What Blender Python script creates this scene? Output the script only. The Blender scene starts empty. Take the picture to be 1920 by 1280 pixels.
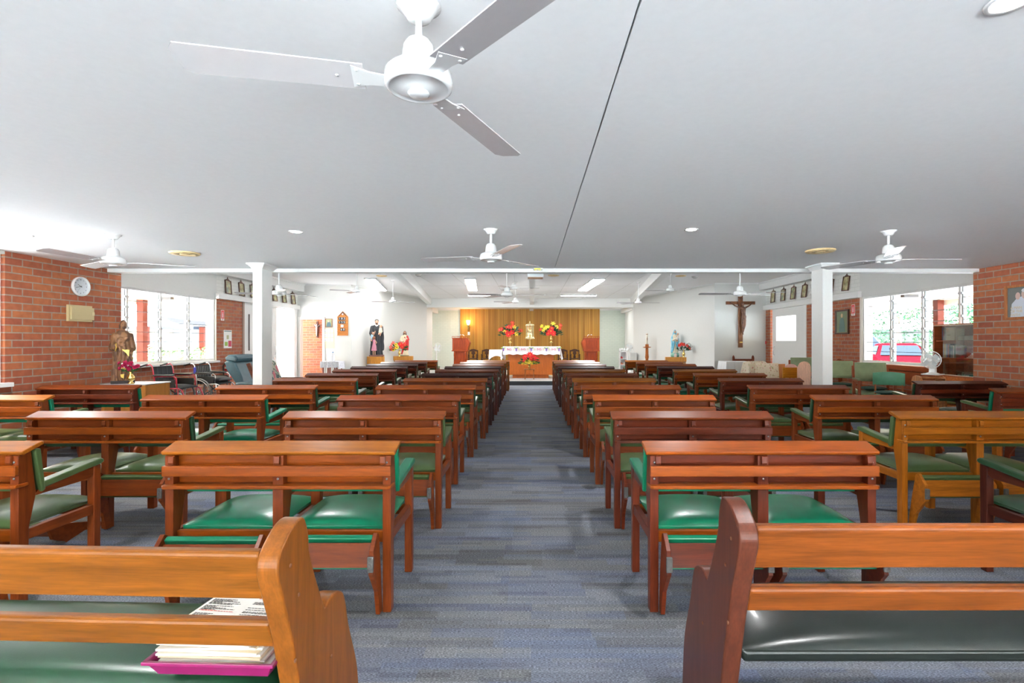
import bpy, bmesh, math, random
from math import sin, cos, pi, radians, sqrt
from mathutils import Vector, Matrix
rnd = random.Random(7)
SC = bpy.context.scene
COL = SC.collection

# ---------------------------------------------------------------- materials
def _mat(name):
    m = bpy.data.materials.new(name); m.use_nodes = True
    nt = m.node_tree; b = nt.nodes['Principled BSDF']
    return m, nt, b
def N(nt, t, **k):
    n = nt.nodes.new(t)
    for a, v in k.items(): setattr(n, a, v)
    return n
def ramp(nt, cols, fac):
    r = N(nt, 'ShaderNodeValToRGB'); e = r.color_ramp.elements
    while len(e) < len(cols): e.new(0.5)
    for i, (p, c) in enumerate(cols):
        e[i].position = p; e[i].color = (*c, 1)
    nt.links.new(fac, r.inputs[0]); return r.outputs[0]
def mixc(nt, a, b, fac, mode='MIX'):
    m = N(nt, 'ShaderNodeMix', data_type='RGBA', blend_type=mode)
    for s, v in ((m.inputs[0], fac), (m.inputs[6], a), (m.inputs[7], b)):
        if hasattr(v, 'is_output'): nt.links.new(v, s)
        elif isinstance(v, (int, float)): s.default_value = v
        else: s.default_value = (*v, 1)
    return m.outputs[2]
_cache = {}
def flat(name, col, rough=.5, metal=0, spec=.5, noise=0, scale=30, coat=0, bump=0):
    if name in _cache: return _cache[name]
    m, nt, b = _mat(name)
    b.inputs['Base Color'].default_value = (*col, 1)
    b.inputs['Roughness'].default_value = rough
    b.inputs['Metallic'].default_value = metal
    b.inputs['Specular IOR Level'].default_value = spec
    b.inputs['Coat Weight'].default_value = coat
    tc = N(nt, 'ShaderNodeTexCoord'); nz = N(nt, 'ShaderNodeTexNoise')
    nz.inputs['Scale'].default_value = scale; nt.links.new(tc.outputs['Object'], nz.inputs[0])
    v = max(noise, .03)
    c = mixc(nt, tuple(x*(1-v) for x in col), tuple(min(1, x*(1+v)) for x in col), nz.outputs[0])
    nt.links.new(c, b.inputs['Base Color'])
    if bump:
        bp = N(nt, 'ShaderNodeBump'); bp.inputs['Strength'].default_value = bump; bp.inputs['Distance'].default_value = .01
        nt.links.new(nz.outputs[0], bp.inputs['Height']); nt.links.new(bp.outputs[0], b.inputs['Normal'])
    _cache[name] = m; return m
def emis(name, col, s):
    if name in _cache: return _cache[name]
    m, nt, b = _mat(name)
    b.inputs['Base Color'].default_value = (*col, 1)
    b.inputs['Emission Color'].default_value = (*col, 1); b.inputs['Emission Strength'].default_value = s
    _cache[name] = m; return m
def wood(name, col=None, axis='x', rough=.32, contrast=.35):
    """grain along axis; col None -> the object's own colour"""
    if name in _cache: return _cache[name]
    m, nt, b = _mat(name); L = nt.links.new
    tc = N(nt, 'ShaderNodeTexCoord'); mp = N(nt, 'ShaderNodeMapping'); oi = N(nt, 'ShaderNodeObjectInfo')
    mp.inputs['Scale'].default_value = {'x': (1.6, 22, 22), 'y': (22, 1.6, 22), 'z': (22, 22, 1.6)}[axis]
    L(tc.outputs['Object'], mp.inputs[0])
    ad = N(nt, 'ShaderNodeVectorMath', operation='ADD'); L(mp.outputs[0], ad.inputs[0])
    rv = N(nt, 'ShaderNodeVectorMath', operation='SCALE'); rv.inputs[0].default_value = (9, 13, 17); L(oi.outputs['Random'], rv.inputs[3])
    L(rv.outputs[0], ad.inputs[1])
    n1 = N(nt, 'ShaderNodeTexNoise'); n1.inputs['Scale'].default_value = 1.6; n1.inputs['Detail'].default_value = 6; n1.inputs['Distortion'].default_value = .6
    n2 = N(nt, 'ShaderNodeTexNoise'); n2.inputs['Scale'].default_value = 9; n2.inputs['Detail'].default_value = 3
    L(ad.outputs[0], n1.inputs[0]); L(ad.outputs[0], n2.inputs[0])
    f1 = ramp(nt, [(.3, (1-contrast,)*3), (.7, (1+contrast*.35,)*3)], n1.outputs[0])
    f2 = ramp(nt, [(.35, (.86,)*3), (.6, (1.04,)*3)], n2.outputs[0])
    base = oi.outputs['Color'] if col is None else col
    c = mixc(nt, base, f1, 1.0, 'MULTIPLY') if col is None else mixc(nt, col, f1, 1.0, 'MULTIPLY')
    c = mixc(nt, c, f2, 1.0, 'MULTIPLY')
    L(c, b.inputs['Base Color'])
    b.inputs['Roughness'].default_value = rough; b.inputs['Specular IOR Level'].default_value = .22
    _cache[name] = m; return m
def vinyl(name='vinyl', col=None, rough=.3):
    if name in _cache: return _cache[name]
    m, nt, b = _mat(name); L = nt.links.new
    oi = N(nt, 'ShaderNodeObjectInfo'); tc = N(nt, 'ShaderNodeTexCoord')
    n1 = N(nt, 'ShaderNodeTexNoise'); n1.inputs['Scale'].default_value = 7; n1.inputs['Detail'].default_value = 5
    L(tc.outputs['Object'], n1.inputs[0])
    f = ramp(nt, [(.3, (.85,)*3), (.7, (1.12,)*3)], n1.outputs[0])
    L(mixc(nt, oi.outputs['Color'] if col is None else col, f, 1.0, 'MULTIPLY'), b.inputs['Base Color'])
    b.inputs['Roughness'].default_value = rough; b.inputs['Specular IOR Level'].default_value = .4; b.inputs['Coat Weight'].default_value = .08; b.inputs['Coat Roughness'].default_value = .1
    n2 = N(nt, 'ShaderNodeTexNoise'); n2.inputs['Scale'].default_value = 260; L(tc.outputs['Object'], n2.inputs[0])
    bp = N(nt, 'ShaderNodeBump'); bp.inputs['Strength'].default_value = .12; bp.inputs['Distance'].default_value = .002
    L(n2.outputs[0], bp.inputs['Height']); L(bp.outputs[0], b.inputs['Normal'])
    _cache[name] = m; return m
def brick(name, plane, c1, c2, mort, w=.25, h=.0885, ms=.008, rough=.75, bump=.5, off=(0, 0), paint=False):
    if name in _cache: return _cache[name]
    m, nt, b = _mat(name); L = nt.links.new
    g = N(nt, 'ShaderNodeNewGeometry'); sp = N(nt, 'ShaderNodeSeparateXYZ'); cb = N(nt, 'ShaderNodeCombineXYZ')
    L(g.outputs['Position'], sp.inputs[0])
    if plane == 'auto':
        nrm = N(nt, 'ShaderNodeSeparateXYZ'); L(g.outputs['True Normal'], nrm.inputs[0])
        ab = N(nt, 'ShaderNodeMath', operation='ABSOLUTE'); L(nrm.outputs[0], ab.inputs[0])
        gt = N(nt, 'ShaderNodeMath', operation='GREATER_THAN'); L(ab.outputs[0], gt.inputs[0]); gt.inputs[1].default_value = .5
        mx = N(nt, 'ShaderNodeMix', data_type='FLOAT'); L(gt.outputs[0], mx.inputs[0]); L(sp.outputs[0], mx.inputs[2]); L(sp.outputs[1], mx.inputs[3])
        L(mx.outputs[0], cb.inputs[0])
    else: L(sp.outputs['xyz'.index(plane)], cb.inputs[0])
    L(sp.outputs[2], cb.inputs[1])
    mp = N(nt, 'ShaderNodeMapping'); mp.inputs['Location'].default_value = (off[0]+50, off[1]+5*h*10, 0); L(cb.outputs[0], mp.inputs[0])
    bt = N(nt, 'ShaderNodeTexBrick'); L(mp.outputs[0], bt.inputs[0])
    bt.inputs['Scale'].default_value = 1; bt.inputs['Brick Width'].default_value = w; bt.inputs['Row Height'].default_value = h
    bt.inputs['Mortar Size'].default_value = ms; bt.inputs['Mortar Smooth'].default_value = .15
    bt.inputs['Color1'].default_value = (*c1, 1); bt.inputs['Color2'].default_value = (*c2, 1); bt.inputs['Mortar'].default_value = (*mort, 1)
    n1 = N(nt, 'ShaderNodeTexNoise'); n1.inputs['Scale'].default_value = 14; n1.inputs['Detail'].default_value = 6; L(g.outputs['Position'], n1.inputs[0])
    f = ramp(nt, [(.3, (.84,)*3), (.7, (1.1,)*3)] if not paint else [(.3, (.98,)*3), (.7, (1.0,)*3)], n1.outputs[0])
    L(mixc(nt, bt.outputs[0], f, 1.0, 'MULTIPLY'), b.inputs['Base Color'])
    b.inputs['Roughness'].default_value = rough
    iv = N(nt, 'ShaderNodeMath', operation='SUBTRACT'); iv.inputs[0].default_value = 1; L(bt.outputs[1], iv.inputs[1])
    bp = N(nt, 'ShaderNodeBump'); bp.inputs['Strength'].default_value = bump; bp.inputs['Distance'].default_value = .006
    L(iv.outputs[0], bp.inputs['Height']); L(bp.outputs[0], b.inputs['Normal'])
    _cache[name] = m; return m
def carpet():
    m, nt, b = _mat('carpet'); L = nt.links.new
    g = N(nt, 'ShaderNodeNewGeometry')
    def layer(w, h, c1, c2, off, loc):
        mp = N(nt, 'ShaderNodeMapping'); mp.inputs['Location'].default_value = loc; L(g.outputs['Position'], mp.inputs[0])
        bt = N(nt, 'ShaderNodeTexBrick'); L(mp.outputs[0], bt.inputs[0]); bt.offset = off; bt.offset_frequency = 2; bt.squash = 1.6; bt.squash_frequency = 3
        bt.inputs['Scale'].default_value = 1; bt.inputs['Brick Width'].default_value = w; bt.inputs['Row Height'].default_value = h
        bt.inputs['Mortar Size'].default_value = 0; bt.inputs['Color1'].default_value = (*c1, 1); bt.inputs['Color2'].default_value = (*c2, 1)
        return bt.outputs[0]
    A = layer(.48, .078, (0, 0, 0), (1, 1, 1), .37, (31.2, 20.3, 0))
    B = layer(.31, .033, (0, 0, 0), (1, 1, 1), .61, (17.7, 33.1, 0))
    T = layer(1.0, .23, (0, 0, 0), (1, 1, 1), .0, (11.13, 27.2, 0))
    blue = (.125, .15, .215); grey = (.19, .196, .205); olive = (.085, .084, .078); navy = (.075, .088, .15)
    c = ramp(nt, [(0, olive), (.16, olive), (.3, grey), (.55, grey), (.75, blue), (1, navy)], A)
    c2 = ramp(nt, [(0, (.21, .215, .22)), (.5, (.18, .19, .21)), (.75, (.12, .145, .21)), (1, (.07, .072, .075))], B)
    c3 = ramp(nt, [(0, (.10, .10, .097)), (.4, (.18, .185, .195)), (1, (.13, .155, .22))], T)
    c = mixc(nt, c, c2, .42); c = mixc(nt, c, c3, .34)
    # horizontal pile lines and speckle
    mp = N(nt, 'ShaderNodeMapping'); mp.inputs['Scale'].default_value = (60, 210, 60); L(g.outputs['Position'], mp.inputs[0])
    n = N(nt, 'ShaderNodeTexNoise'); n.inputs['Scale'].default_value = 1.6; n.inputs['Detail'].default_value = 3; L(mp.outputs[0], n.inputs[0])
    f = ramp(nt, [(.35, (.5,)*3), (.5, (.95,)*3), (.68, (1.9,)*3)], n.outputs[0])
    c = mixc(nt, c, f, 1.0, 'MULTIPLY')
    L(c, b.inputs['Base Color']); b.inputs['Roughness'].default_value = .95; b.inputs['Specular IOR Level'].default_value = .15
    bp = N(nt, 'ShaderNodeBump'); bp.inputs['Strength'].default_value = .6; bp.inputs['Distance'].default_value = .004
    L(n.outputs[0], bp.inputs['Height']); L(bp.outputs[0], b.inputs['Normal'])
    return m
def boards():
    m, nt, b = _mat('timber_boards'); L = nt.links.new
    g = N(nt, 'ShaderNodeNewGeometry')
    bt = N(nt, 'ShaderNodeTexBrick'); mp = N(nt, 'ShaderNodeMapping'); mp.inputs['Location'].default_value = (50, 0, 5); 
    sp = N(nt, 'ShaderNodeSeparateXYZ'); cb = N(nt, 'ShaderNodeCombineXYZ'); L(g.outputs['Position'], mp.inputs[0]); L(mp.outputs[0], sp.inputs[0])
    L(sp.outputs[0], cb.inputs[0]); L(sp.outputs[2], cb.inputs[1]); L(cb.outputs[0], bt.inputs[0])
    bt.inputs['Scale'].default_value = 1; bt.inputs['Brick Width'].default_value = .093; bt.inputs['Row Height'].default_value = 30; bt.offset = 0
    bt.inputs['Mortar Size'].default_value = .004
    bt.inputs['Color1'].default_value = (.42, .18, .026, 1); bt.inputs['Color2'].default_value = (.58, .30, .055, 1); bt.inputs['Mortar'].default_value = (.2, .075, .015, 1)
    mp2 = N(nt, 'ShaderNodeMapping'); mp2.inputs['Scale'].default_value = (3.2, 1, .15); L(g.outputs['Position'], mp2.inputs[0])
    n = N(nt, 'ShaderNodeTexNoise'); n.inputs['Scale'].default_value = 2.2; n.inputs['Detail'].default_value = 5; L(mp2.outputs[0], n.inputs[0])
    f = ramp(nt, [(.3, (.72,)*3), (.7, (1.15,)*3)], n.outputs[0])
    L(mixc(nt, bt.outputs[0], f, 1.0, 'MULTIPLY'), b.inputs['Base Color']); b.inputs['Roughness'].default_value = .4; b.inputs['Specular IOR Level'].default_value = .2
    iv = N(nt, 'ShaderNodeMath', operation='SUBTRACT'); iv.inputs[0].default_value = 1; L(bt.outputs[1], iv.inputs[1])
    bp = N(nt, 'ShaderNodeBump'); bp.inputs['Strength'].default_value = .4; bp.inputs['Distance'].default_value = .01
    L(iv.outputs[0], bp.inputs['Height']); L(bp.outputs[0], b.inputs['Normal'])
    return m
def glass(name='louvre_glass', tint=(.93, .97, .97), gl=.07):
    if name in _cache: return _cache[name]
    m, nt, b = _mat(name); L = nt.links.new
    out = nt.nodes['Material Output']; nt.nodes.remove(b)
    t = N(nt, 'ShaderNodeBsdfTransparent'); t.inputs[0].default_value = (*tint, 1)
    gb = N(nt, 'ShaderNodeBsdfGlossy'); gb.inputs['Roughness'].default_value = .03
    mx = N(nt, 'ShaderNodeMixShader'); mx.inputs[0].default_value = gl
    L(t.outputs[0], mx.inputs[1]); L(gb.outputs[0], mx.inputs[2]); L(mx.outputs[0], out.inputs[0])
    _cache[name] = m; return m
def spotted(name, base, spots, scale=14, rough=.8, soft=0):
    """fabric or foliage with coloured blotches"""
    if name in _cache: return _cache[name]
    m, nt, b = _mat(name); L = nt.links.new
    tc = N(nt, 'ShaderNodeTexCoord'); c = base
    for i, (col, s, th) in enumerate(spots):
        n = N(nt, 'ShaderNodeTexNoise'); n.inputs['Scale'].default_value = scale*s; n.inputs['Detail'].default_value = 2 if not soft else 6
        mp = N(nt, 'ShaderNodeMapping'); mp.inputs['Location'].default_value = (i*7.3, i*3.1, i*5.7)
        L(tc.outputs['Object'], mp.inputs[0]); L(mp.outputs[0], n.inputs[0])
        f = ramp(nt, [(th-soft, (0, 0, 0)), (th+.04+soft, (1, 1, 1))], n.outputs[0])
        c = mixc(nt, c, col, f)
    L(c, b.inputs['Base Color']); b.inputs['Roughness'].default_value = rough
    _cache[name] = m; return m

# ---------------------------------------------------------------- mesh builder
class MB:
    def __init__(s): s.v = []; s.f = []; s.mi = []; s.sm = []; s.cur = 0
    def m(s, i): s.cur = i; return s
    def add(s, vs, fs, smooth=False):
        o = len(s.v); s.v += [tuple(p) for p in vs]
        for f in fs: s.f.append([o+i for i in f]); s.mi.append(s.cur); s.sm.append(smooth)
        return s
    def box(s, x0, x1, y0, y1, z0, z1):
        return s.add([(x, y, z) for x in (x0, x1) for y in (y0, y1) for z in (z0, z1)],
                     [(0, 1, 3, 2), (4, 6, 7, 5), (0, 4, 5, 1), (2, 3, 7, 6), (0, 2, 6, 4), (1, 5, 7, 3)])
    def prism(s, prof, a0, a1, ax='x'):
        """closed profile extruded along ax; profile given in the two other axes, in order"""
        n = len(prof)
        def P(a, p): return {'x': (a, p[0], p[1]), 'y': (p[0], a, p[1]), 'z': (p[0], p[1], a)}[ax]
        vs = [P(a0, p) for p in prof] + [P(a1, p) for p in prof]
        fs = [[i, (i+1) % n, n+(i+1) % n, n+i] for i in range(n)] + [list(range(n))[::-1], list(range(n, 2*n))]
        return s.add(vs, fs)
    def lathe(s, prof, c=(0, 0, 0), n=20, smooth=True, caps=True, M=None):
        vs = []; k = len(prof)
        for i in range(n):
            a = 2*pi*i/n
            for r, z in prof: vs.append(Vector((r*cos(a), r*sin(a), z)))
        if M: vs = [M @ v for v in vs]
        vs = [v+Vector(c) for v in vs]
        fs = [[i*k+j, ((i+1) % n)*k+j, ((i+1) % n)*k+j+1, i*k+j+1] for i in range(n) for j in range(k-1)]
        s.add(vs, fs, smooth)
        if caps:
            if prof[0][0] > 1e-5: s.add([vs[i*k] for i in range(n)], [list(range(n))[::-1]])
            if prof[-1][0] > 1e-5: s.add([vs[i*k+k-1] for i in range(n)], [list(range(n))])
        return s
    def tube(s, pts, r, n=8, closed=False):
        pts = [Vector(p) for p in pts]; k = len(pts)
        rs = r if isinstance(r, (list, tuple)) else [r]*k
        vs = []; up = Vector((0, 0, 1)); prev = None
        for i, p in enumerate(pts):
            if closed: d = pts[(i+1) % k]-pts[i-1]
            else: d = pts[min(i+1, k-1)]-pts[max(i-1, 0)]
            d.normalize()
            if prev is None:
                a = d.cross(up)
                if a.length < .1: a = d.cross(Vector((1, 0, 0)))
            else:
                a = prev - d*prev.dot(d)
            a.normalize(); prev = a; b2 = d.cross(a)
            for j in range(n):
                t = 2*pi*j/n; vs.append(p+(a*cos(t)+b2*sin(t))*rs[i])
        rng = k if closed else k-1
        fs = [[i*n+j, i*n+(j+1) % n, ((i+1) % k)*n+(j+1) % n, ((i+1) % k)*n+j] for i in range(rng) for j in range(n)]
        s.add(vs, fs, True)
        if not closed: s.add(vs[:n], [list(range(n))]); s.add(vs[-n:], [list(range(n))[::-1]])
        return s
    def ell(s, c, r, nu=14, nv=9, M=None):
        vs = [];
        for j in range(nv+1):
            t = -pi/2+pi*j/nv
            for i in range(nu):
                a = 2*pi*i/nu; v = Vector((r[0]*cos(t)*cos(a), r[1]*cos(t)*sin(a), r[2]*sin(t)))
                if M: v = M @ v
                vs.append(v+Vector(c))
        fs = [[j*nu+i, j*nu+(i+1) % nu, (j+1)*nu+(i+1) % nu, (j+1)*nu+i] for j in range(nv) for i in range(nu)]
        return s.add(vs, fs, True)
    def pillow(s, x0, x1, y0, y1, z0, zb, zt, n=10, p=3.2):
        """seat cushion: flat bottom z0, rim zb, crowned top zt"""
        vs = []; fs = []
        for i in range(n+1):
            for j in range(n+1):
                u = -1+2*i/n; w = -1+2*j/n
                u = math.copysign(1-(1-abs(u))**1.5, u); w = math.copysign(1-(1-abs(w))**1.5, w)
                h = (1-abs(u)**p)**.6*(1-abs(w)**p)**.6
                vs.append(((x0+x1)/2+u*(x1-x0)/2, (y0+y1)/2+w*(y1-y0)/2, zb+(zt-zb)*h))
        for i in range(n):
            for j in range(n): a = i*(n+1)+j; fs.append([a, a+n+1, a+n+2, a+1])
        s.add(vs, fs, True)
        return s.box(x0, x1, y0, y1, z0, zb)
    def build(s, name, mats, parent=None, bevel=0, color=None, loc=None, seg=2, clean=True):
        me = bpy.data.meshes.new(name); me.from_pydata(s.v, [], s.f)
        if not isinstance(mats, (list, tuple)): mats = [mats]
        for mt in mats: me.materials.append(mt)
        for p, mi, sm in zip(me.polygons, s.mi, s.sm): p.material_index = min(mi, len(mats)-1); p.use_smooth = sm
        bm = bmesh.new(); bm.from_mesh(me)
        if clean: bmesh.ops.remove_doubles(bm, verts=bm.verts, dist=1e-5)
        bmesh.ops.recalc_face_normals(bm, faces=bm.faces); bm.to_mesh(me); bm.free(); me.update()
        o = bpy.data.objects.new(name, me); COL.objects.link(o)
        if bevel:
            b = o.modifiers.new('bevel', 'BEVEL'); b.width = bevel; b.segments = seg; b.limit_method = 'ANGLE'; b.angle_limit = radians(40)
        if color: o.color = (*color, 1)
        if parent: o.parent = parent
        if loc: o.location = loc
        return o
def tag(o, label, cat, group=None, kind=None):
    o['label'] = label; o['category'] = cat
    if group: o['group'] = group
    if kind: o['kind'] = kind
    return o
def thing(name, label, cat, loc=(0, 0, 0), rz=0, group=None, s=1):
    o = bpy.data.objects.new(name, None); COL.objects.link(o); o.location = loc; o.rotation_euler = (0, 0, rz); o.scale = (s, s, s)
    o.empty_display_size = .1
    return tag(o, label, cat, group)
def struct(o): o['kind'] = 'structure'; return o
def dup(root, loc=None, rz=None, label=None, group=None):
    def cp(o, par):
        c = o.copy(); COL.objects.link(c); c.parent = par
        for ch in kids.get(o.name, []): cp(ch, c)
        return c
    kids = {}
    for o in root.children_recursive: kids.setdefault(o.parent.name, []).append(o)
    r = cp(root, root.parent)
    if loc is not None: r.location = loc
    if rz is not None: r.rotation_euler = (0, 0, rz)
    if label: r['label'] = label
    if group: r['group'] = group
    return r
def text(s, size, mat, parent, loc, rot=(pi/2, 0, 0), name='lettering', ext=.001, align='CENTER', sx=1):
    cu = bpy.data.curves.new('t', 'FONT'); cu.body = s; cu.size = size; cu.extrude = ext; cu.align_x = align; cu.align_y = 'CENTER'
    to = bpy.data.objects.new('t', cu); COL.objects.link(to)
    dg = bpy.context.evaluated_depsgraph_get(); me = bpy.data.meshes.new_from_object(to.evaluated_get(dg))
    bpy.data.objects.remove(to); me.materials.clear(); me.materials.append(mat); me.name = name
    o = bpy.data.objects.new(name, me); COL.objects.link(o); o.parent = parent; o.location = loc; o.rotation_euler = rot; o.scale = (sx, 1, 1)
    return o

WHITE = flat('white_paint', (.80, .80, .78), .55)
WALLW = flat('wall_paint', (.70, .70, .67), .7)
CEIL = flat('ceiling_paint', (.86, .86, .86), .75, noise=.01)
TRIM = flat('trim_paint', (.82, .82, .80), .4)
BR = brick('red_brick', 'auto', (.41, .122, .04), (.30, .07, .032), (.30, .23, .18))
BRP = brick('painted_brick', 'auto', (.80, .80, .76), (.78, .78, .74), (.70, .70, .66), bump=.35, rough=.6, paint=True)
BRS = brick('sanctuary_brick', 'auto', (.66, .72, .63), (.64, .70, .61), (.58, .64, .56), bump=.35, rough=.6, paint=True)
METAL = flat('chrome', (.75, .75, .77), .15, metal=1)
BRASS = flat('brass', (.80, .55, .18), .2, metal=1)
BLACK = flat('black_plastic', (.02, .02, .022), .4)
# ---------------------------------------------------------------- room shell
ZC = 2.456; ZU = 3.27
XL, XR = -6.15, 6.5; WL, WR = -7.7, 7.5
Y1, Y2 = 7.6, 7.45          # ends of the brick piers left / right
YB = -3.4                   # unseen rear wall, distance set to even out the ceiling light
def slab(name, mat, *b, bevel=0):
    m = MB(); m.box(*b); return struct(m.build(name, mat, bevel=bevel))
slab('floor', carpet(), -9, 9, YB-.2, 25.3, -.12, 0)
# low ceiling with an open joint
m = MB(); m.box(-7.8, .335, YB, 7.35, ZC, ZC+.1); m.box(.343, 7.6, YB, 7.35, ZC, ZC+.1); struct(m.build('ceiling', CEIL))
slab('trim_1', flat('joint', (.12, .12, .12), .9), .335, .343, YB, 7.35, ZC+.02, ZC+.04)
slab('ceiling_high', CEIL, -8.2, 8, 7.5, 22.1, ZU, ZU+.1)
slab('ceiling_sanctuary', CEIL, -6.5, 6.5, 22.05, 25.3, 3.0, 3.1)
slab('beam_front', WHITE, -7.75, 7.55, 7.35, 7.5, 2.405, ZU+.05)
slab('beam_sanctuary', WHITE, -4.6, 4.5, 22.0, 22.2, 2.88, ZU+.05)
m = MB(); m.box(-.06, .11, 8.0, 22.0, 3.0, ZU); m.box(-.08, .11, 22.2, 25.0, 2.9, 3.02); struct(m.build('beam_centre', WHITE))
# raking ceiling beams left and right
def rake(name, x0, y0, x1, y1, w):
    m = MB(); m.add([(x, y, z) for z in (3.0, ZU) for (x, y) in ((x0, y0), (x0+w, y0), (x1+w, y1), (x1, y1))],
                    [(0, 1, 2, 3), (4, 7, 6, 5), (0, 4, 5, 1), (1, 5, 6, 2), (2, 6, 7, 3), (3, 7, 4, 0)])
    struct(m.build(name, WHITE))
rake('beam_left', -2.75, 7.5, -4.52, 22, .2); rake('beam_right', 2.55, 7.5, 4.28, 21.9, .2)
# ceiling cover strips in the high ceiling
m = MB()
for x in (-3.2, -2.2, -1.1, 1.1, 2.2, 3.2): m.box(x-.006, x+.006, 12, 22, ZU-.004, ZU)
for y in (14, 17, 20): m.box(-4, 4, y-.006, y+.006, ZU-.004, ZU)
struct(m.build('trim_2', flat('strip', (.62, .62, .6), .8)))

# unseen rear wall behind the camera: full-width glazing added to let daylight in
m = MB(); m.box(-7.8, 7.6, YB-.2, YB, 2.36, ZC+.1)
for x in (-7.7, -5.1, -2.6, 0, 2.6, 5.1, 7.5): m.box(x-.09, x+.09, YB-.2, YB, 0, 2.36)
struct(m.build('wall_back', WALLW))
m = MB()
for a, b in ((-7.6, -5.2), (-5.0, -2.7), (-2.5, -.1), (.1, 2.5), (2.7, 5.0), (5.2, 7.4)): m.box(a, b, YB-.11, YB-.1, 0, 2.36)
struct(m.build('window_rear_added', glass()))

# brick piers (thick walls between the nave and the window bays)
def pier(name, side, y0, y1):
    x = XL if side < 0 else XR; w = WL if side < 0 else WR
    m = MB(); m.box(*sorted((x, x+side*.23)), y0, y1, 0, ZC); m.box(*sorted((x+side*.2, w+side*.2)), y1-.23, y1, 0, ZC)
    return struct(m.build(name, BR))
pier('wall_left', -1, 5.92, Y1); pier('wall_right', 1, YB, Y2); slab('wall_left_rear', BR, XL-.23, XL, YB, 3.3, 0, ZC)  # stretches behind the view kept windowless to dim the near ceiling
# wall under and over the near windows, left side (and right, behind the camera)
def winwall(name, side, y0, y1, x, z0, z1, zt):
    a, b = sorted((x, x+side*.23)); m = MB(); m.box(a, b, y0, y1, 0, z0)
    o = struct(m.build(name, BR)); m2 = MB(); m2.box(a, b, y0, y1, z1, zt); return o, struct(m2.build(name+'_upper', WALLW))
winwall('wall_left_near', -1, 3.3, 5.92, XL, .90, 2.42, ZC)
YEL, YER = 16.7, 16.2
winwall('wall_left_bay', -1, Y1-.2, 12.4, WL, .92, 2.44, ZU)
winwall('wall_right_bay', 1, Y2-.2, 11.57, WR, .92, 2.40, ZU)
# brick panels beyond windows and painted brick above them
m = MB(); m.box(WL-.23, WL, 12.4, 13.5, 0, 2.45); struct(m.build('wall_left_brick', BR))
m = MB(); m.box(WR, WR+.23, 11.57, 13.8, 0, 2.40); m.box(WR, WR+.23, 15.9, 16.2, 0, 2.4); struct(m.build('wall_right_brick', BR))
m = MB(); m.box(WL-.23, WL, 12.4, YEL, 2.45, ZU); struct(m.build('wall_left_painted', BRP))
m = MB(); m.box(WR, WR+.23, 11.57, YER, 2.40, ZU); struct(m.build('wall_right_painted', BRP))
# lintel beams and ceiling bulkheads along the side walls
m = MB(); m.box(WL, WL+.09, 12.35, YEL+.02, 2.45, 2.58); struct(m.build('beam_lintel_left', TRIM, bevel=.004))
m = MB(); m.box(WR-.09, WR, 11.5, YER+.02, 2.40, 2.54); struct(m.build('beam_lintel_right', TRIM, bevel=.004))
slab('beam_bulkhead_left', WHITE, WL, WL+.22, 7.5, YEL, 3.03, ZU)
slab('beam_bulkhead_right', WHITE, WR-.22, WR, 7.5, YER, 3.03, ZU)
slab('trim_3', TRIM, WL+.22, WL+.26, 7.5, YEL, ZU-.04, ZU); slab('trim_4', TRIM, WR-.26, WR-.22, 7.5, YER, ZU-.04, ZU)
# walls facing the nave
LX0, LX1 = -7.7, -5.93; RX0, RX1 = 5.86, 7.5
m = MB(); m.box(-9.4, -7.62, YEL, YEL+.15, 0, ZU); m.box(-6.86, LX1, YEL, YEL+.15, 0, ZU); m.box(-7.62, -6.86, YEL, YEL+.15, 2.14, ZU)
struct(m.build('wall_front_left', WALLW))
slab('wall_front_right', WALLW, RX0, 9.2, YER, YER+.15, 0, ZU)
def pwall(name, p, q, t, z0, z1, mat):
    d = Vector((q[0]-p[0], q[1]-p[1])); n = Vector((-d.y, d.x)).normalized()*t
    m = MB(); m.add([(x, y, z) for z in (z0, z1) for (x, y) in (p, q, (q[0]+n.x, q[1]+n.y), (p[0]+n.x, p[1]+n.y))],
                    [(3, 2, 1, 0), (4, 5, 6, 7), (0, 1, 5, 4), (1, 2, 6, 5), (2, 3, 7, 6), (3, 0, 4, 7)])
    return struct(m.build(name, mat))
pwall('wall_splay_left', (LX1, YEL), (-4.54, 22.0), .15, 0, ZU, WALLW)
pwall('wall_splay_right', (4.4, 21.8), (RX0, YER), .15, 0, ZU, WALLW)
pwall('trim_5', (LX1+.01, YEL), (-4.53, 22.0), .03, ZU-.04, ZU, TRIM).location.x = .03
pwall('trim_6', (4.39, 21.8), (RX0, YER), .03, ZU-.04, ZU, TRIM).location.x = -.04
slab('trim_7', TRIM, LX0, LX1, YEL-.03, YEL, ZU-.04, ZU); slab('trim_8', TRIM, RX0, RX1, YER-.03, YER, ZU-.04, ZU)
pwall('wall_sanctuary_left', (-4.54, 22.0), (-4.60, 23.6), .15, 0, 3.05, WALLW)
pwall('wall_sanctuary_right', (4.62, 25.0), (4.42, 21.8), .15, 0, 3.05, flat('alcove', (.84, .86, .84), .6))
slab('wall_sanctuary_back', BRS, -6.5, 6.5, 25.05, 25.25, 0, 3.05)
slab('wall_sanctuary_end', BRS, -6.6, -6.5, 22.0, 25.2, 0, 3.05); slab('wall_sanctuary_side', BRS, 6.5, 6.6, 21.8, 25.2, 0, 3.05)
slab('wall_timber', boards(), -3.5, 3.37, 24.95, 25.05, 0.1, 3.05)
slab('trim_9', TRIM, -6.4, -3.5, 25.0, 25.05, 2.93, 3.0); slab('trim_10', TRIM, 3.37, 6.4, 25.0, 25.05, 2.93, 3.0)
slab('beam_alcove_left', WHITE, -4.75, -4.6, 22.2, 25.05, 2.78, 3.0); slab('beam_alcove_right', WHITE, 4.42, 4.6, 22.2, 25.05, 2.78, 3.0)
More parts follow.
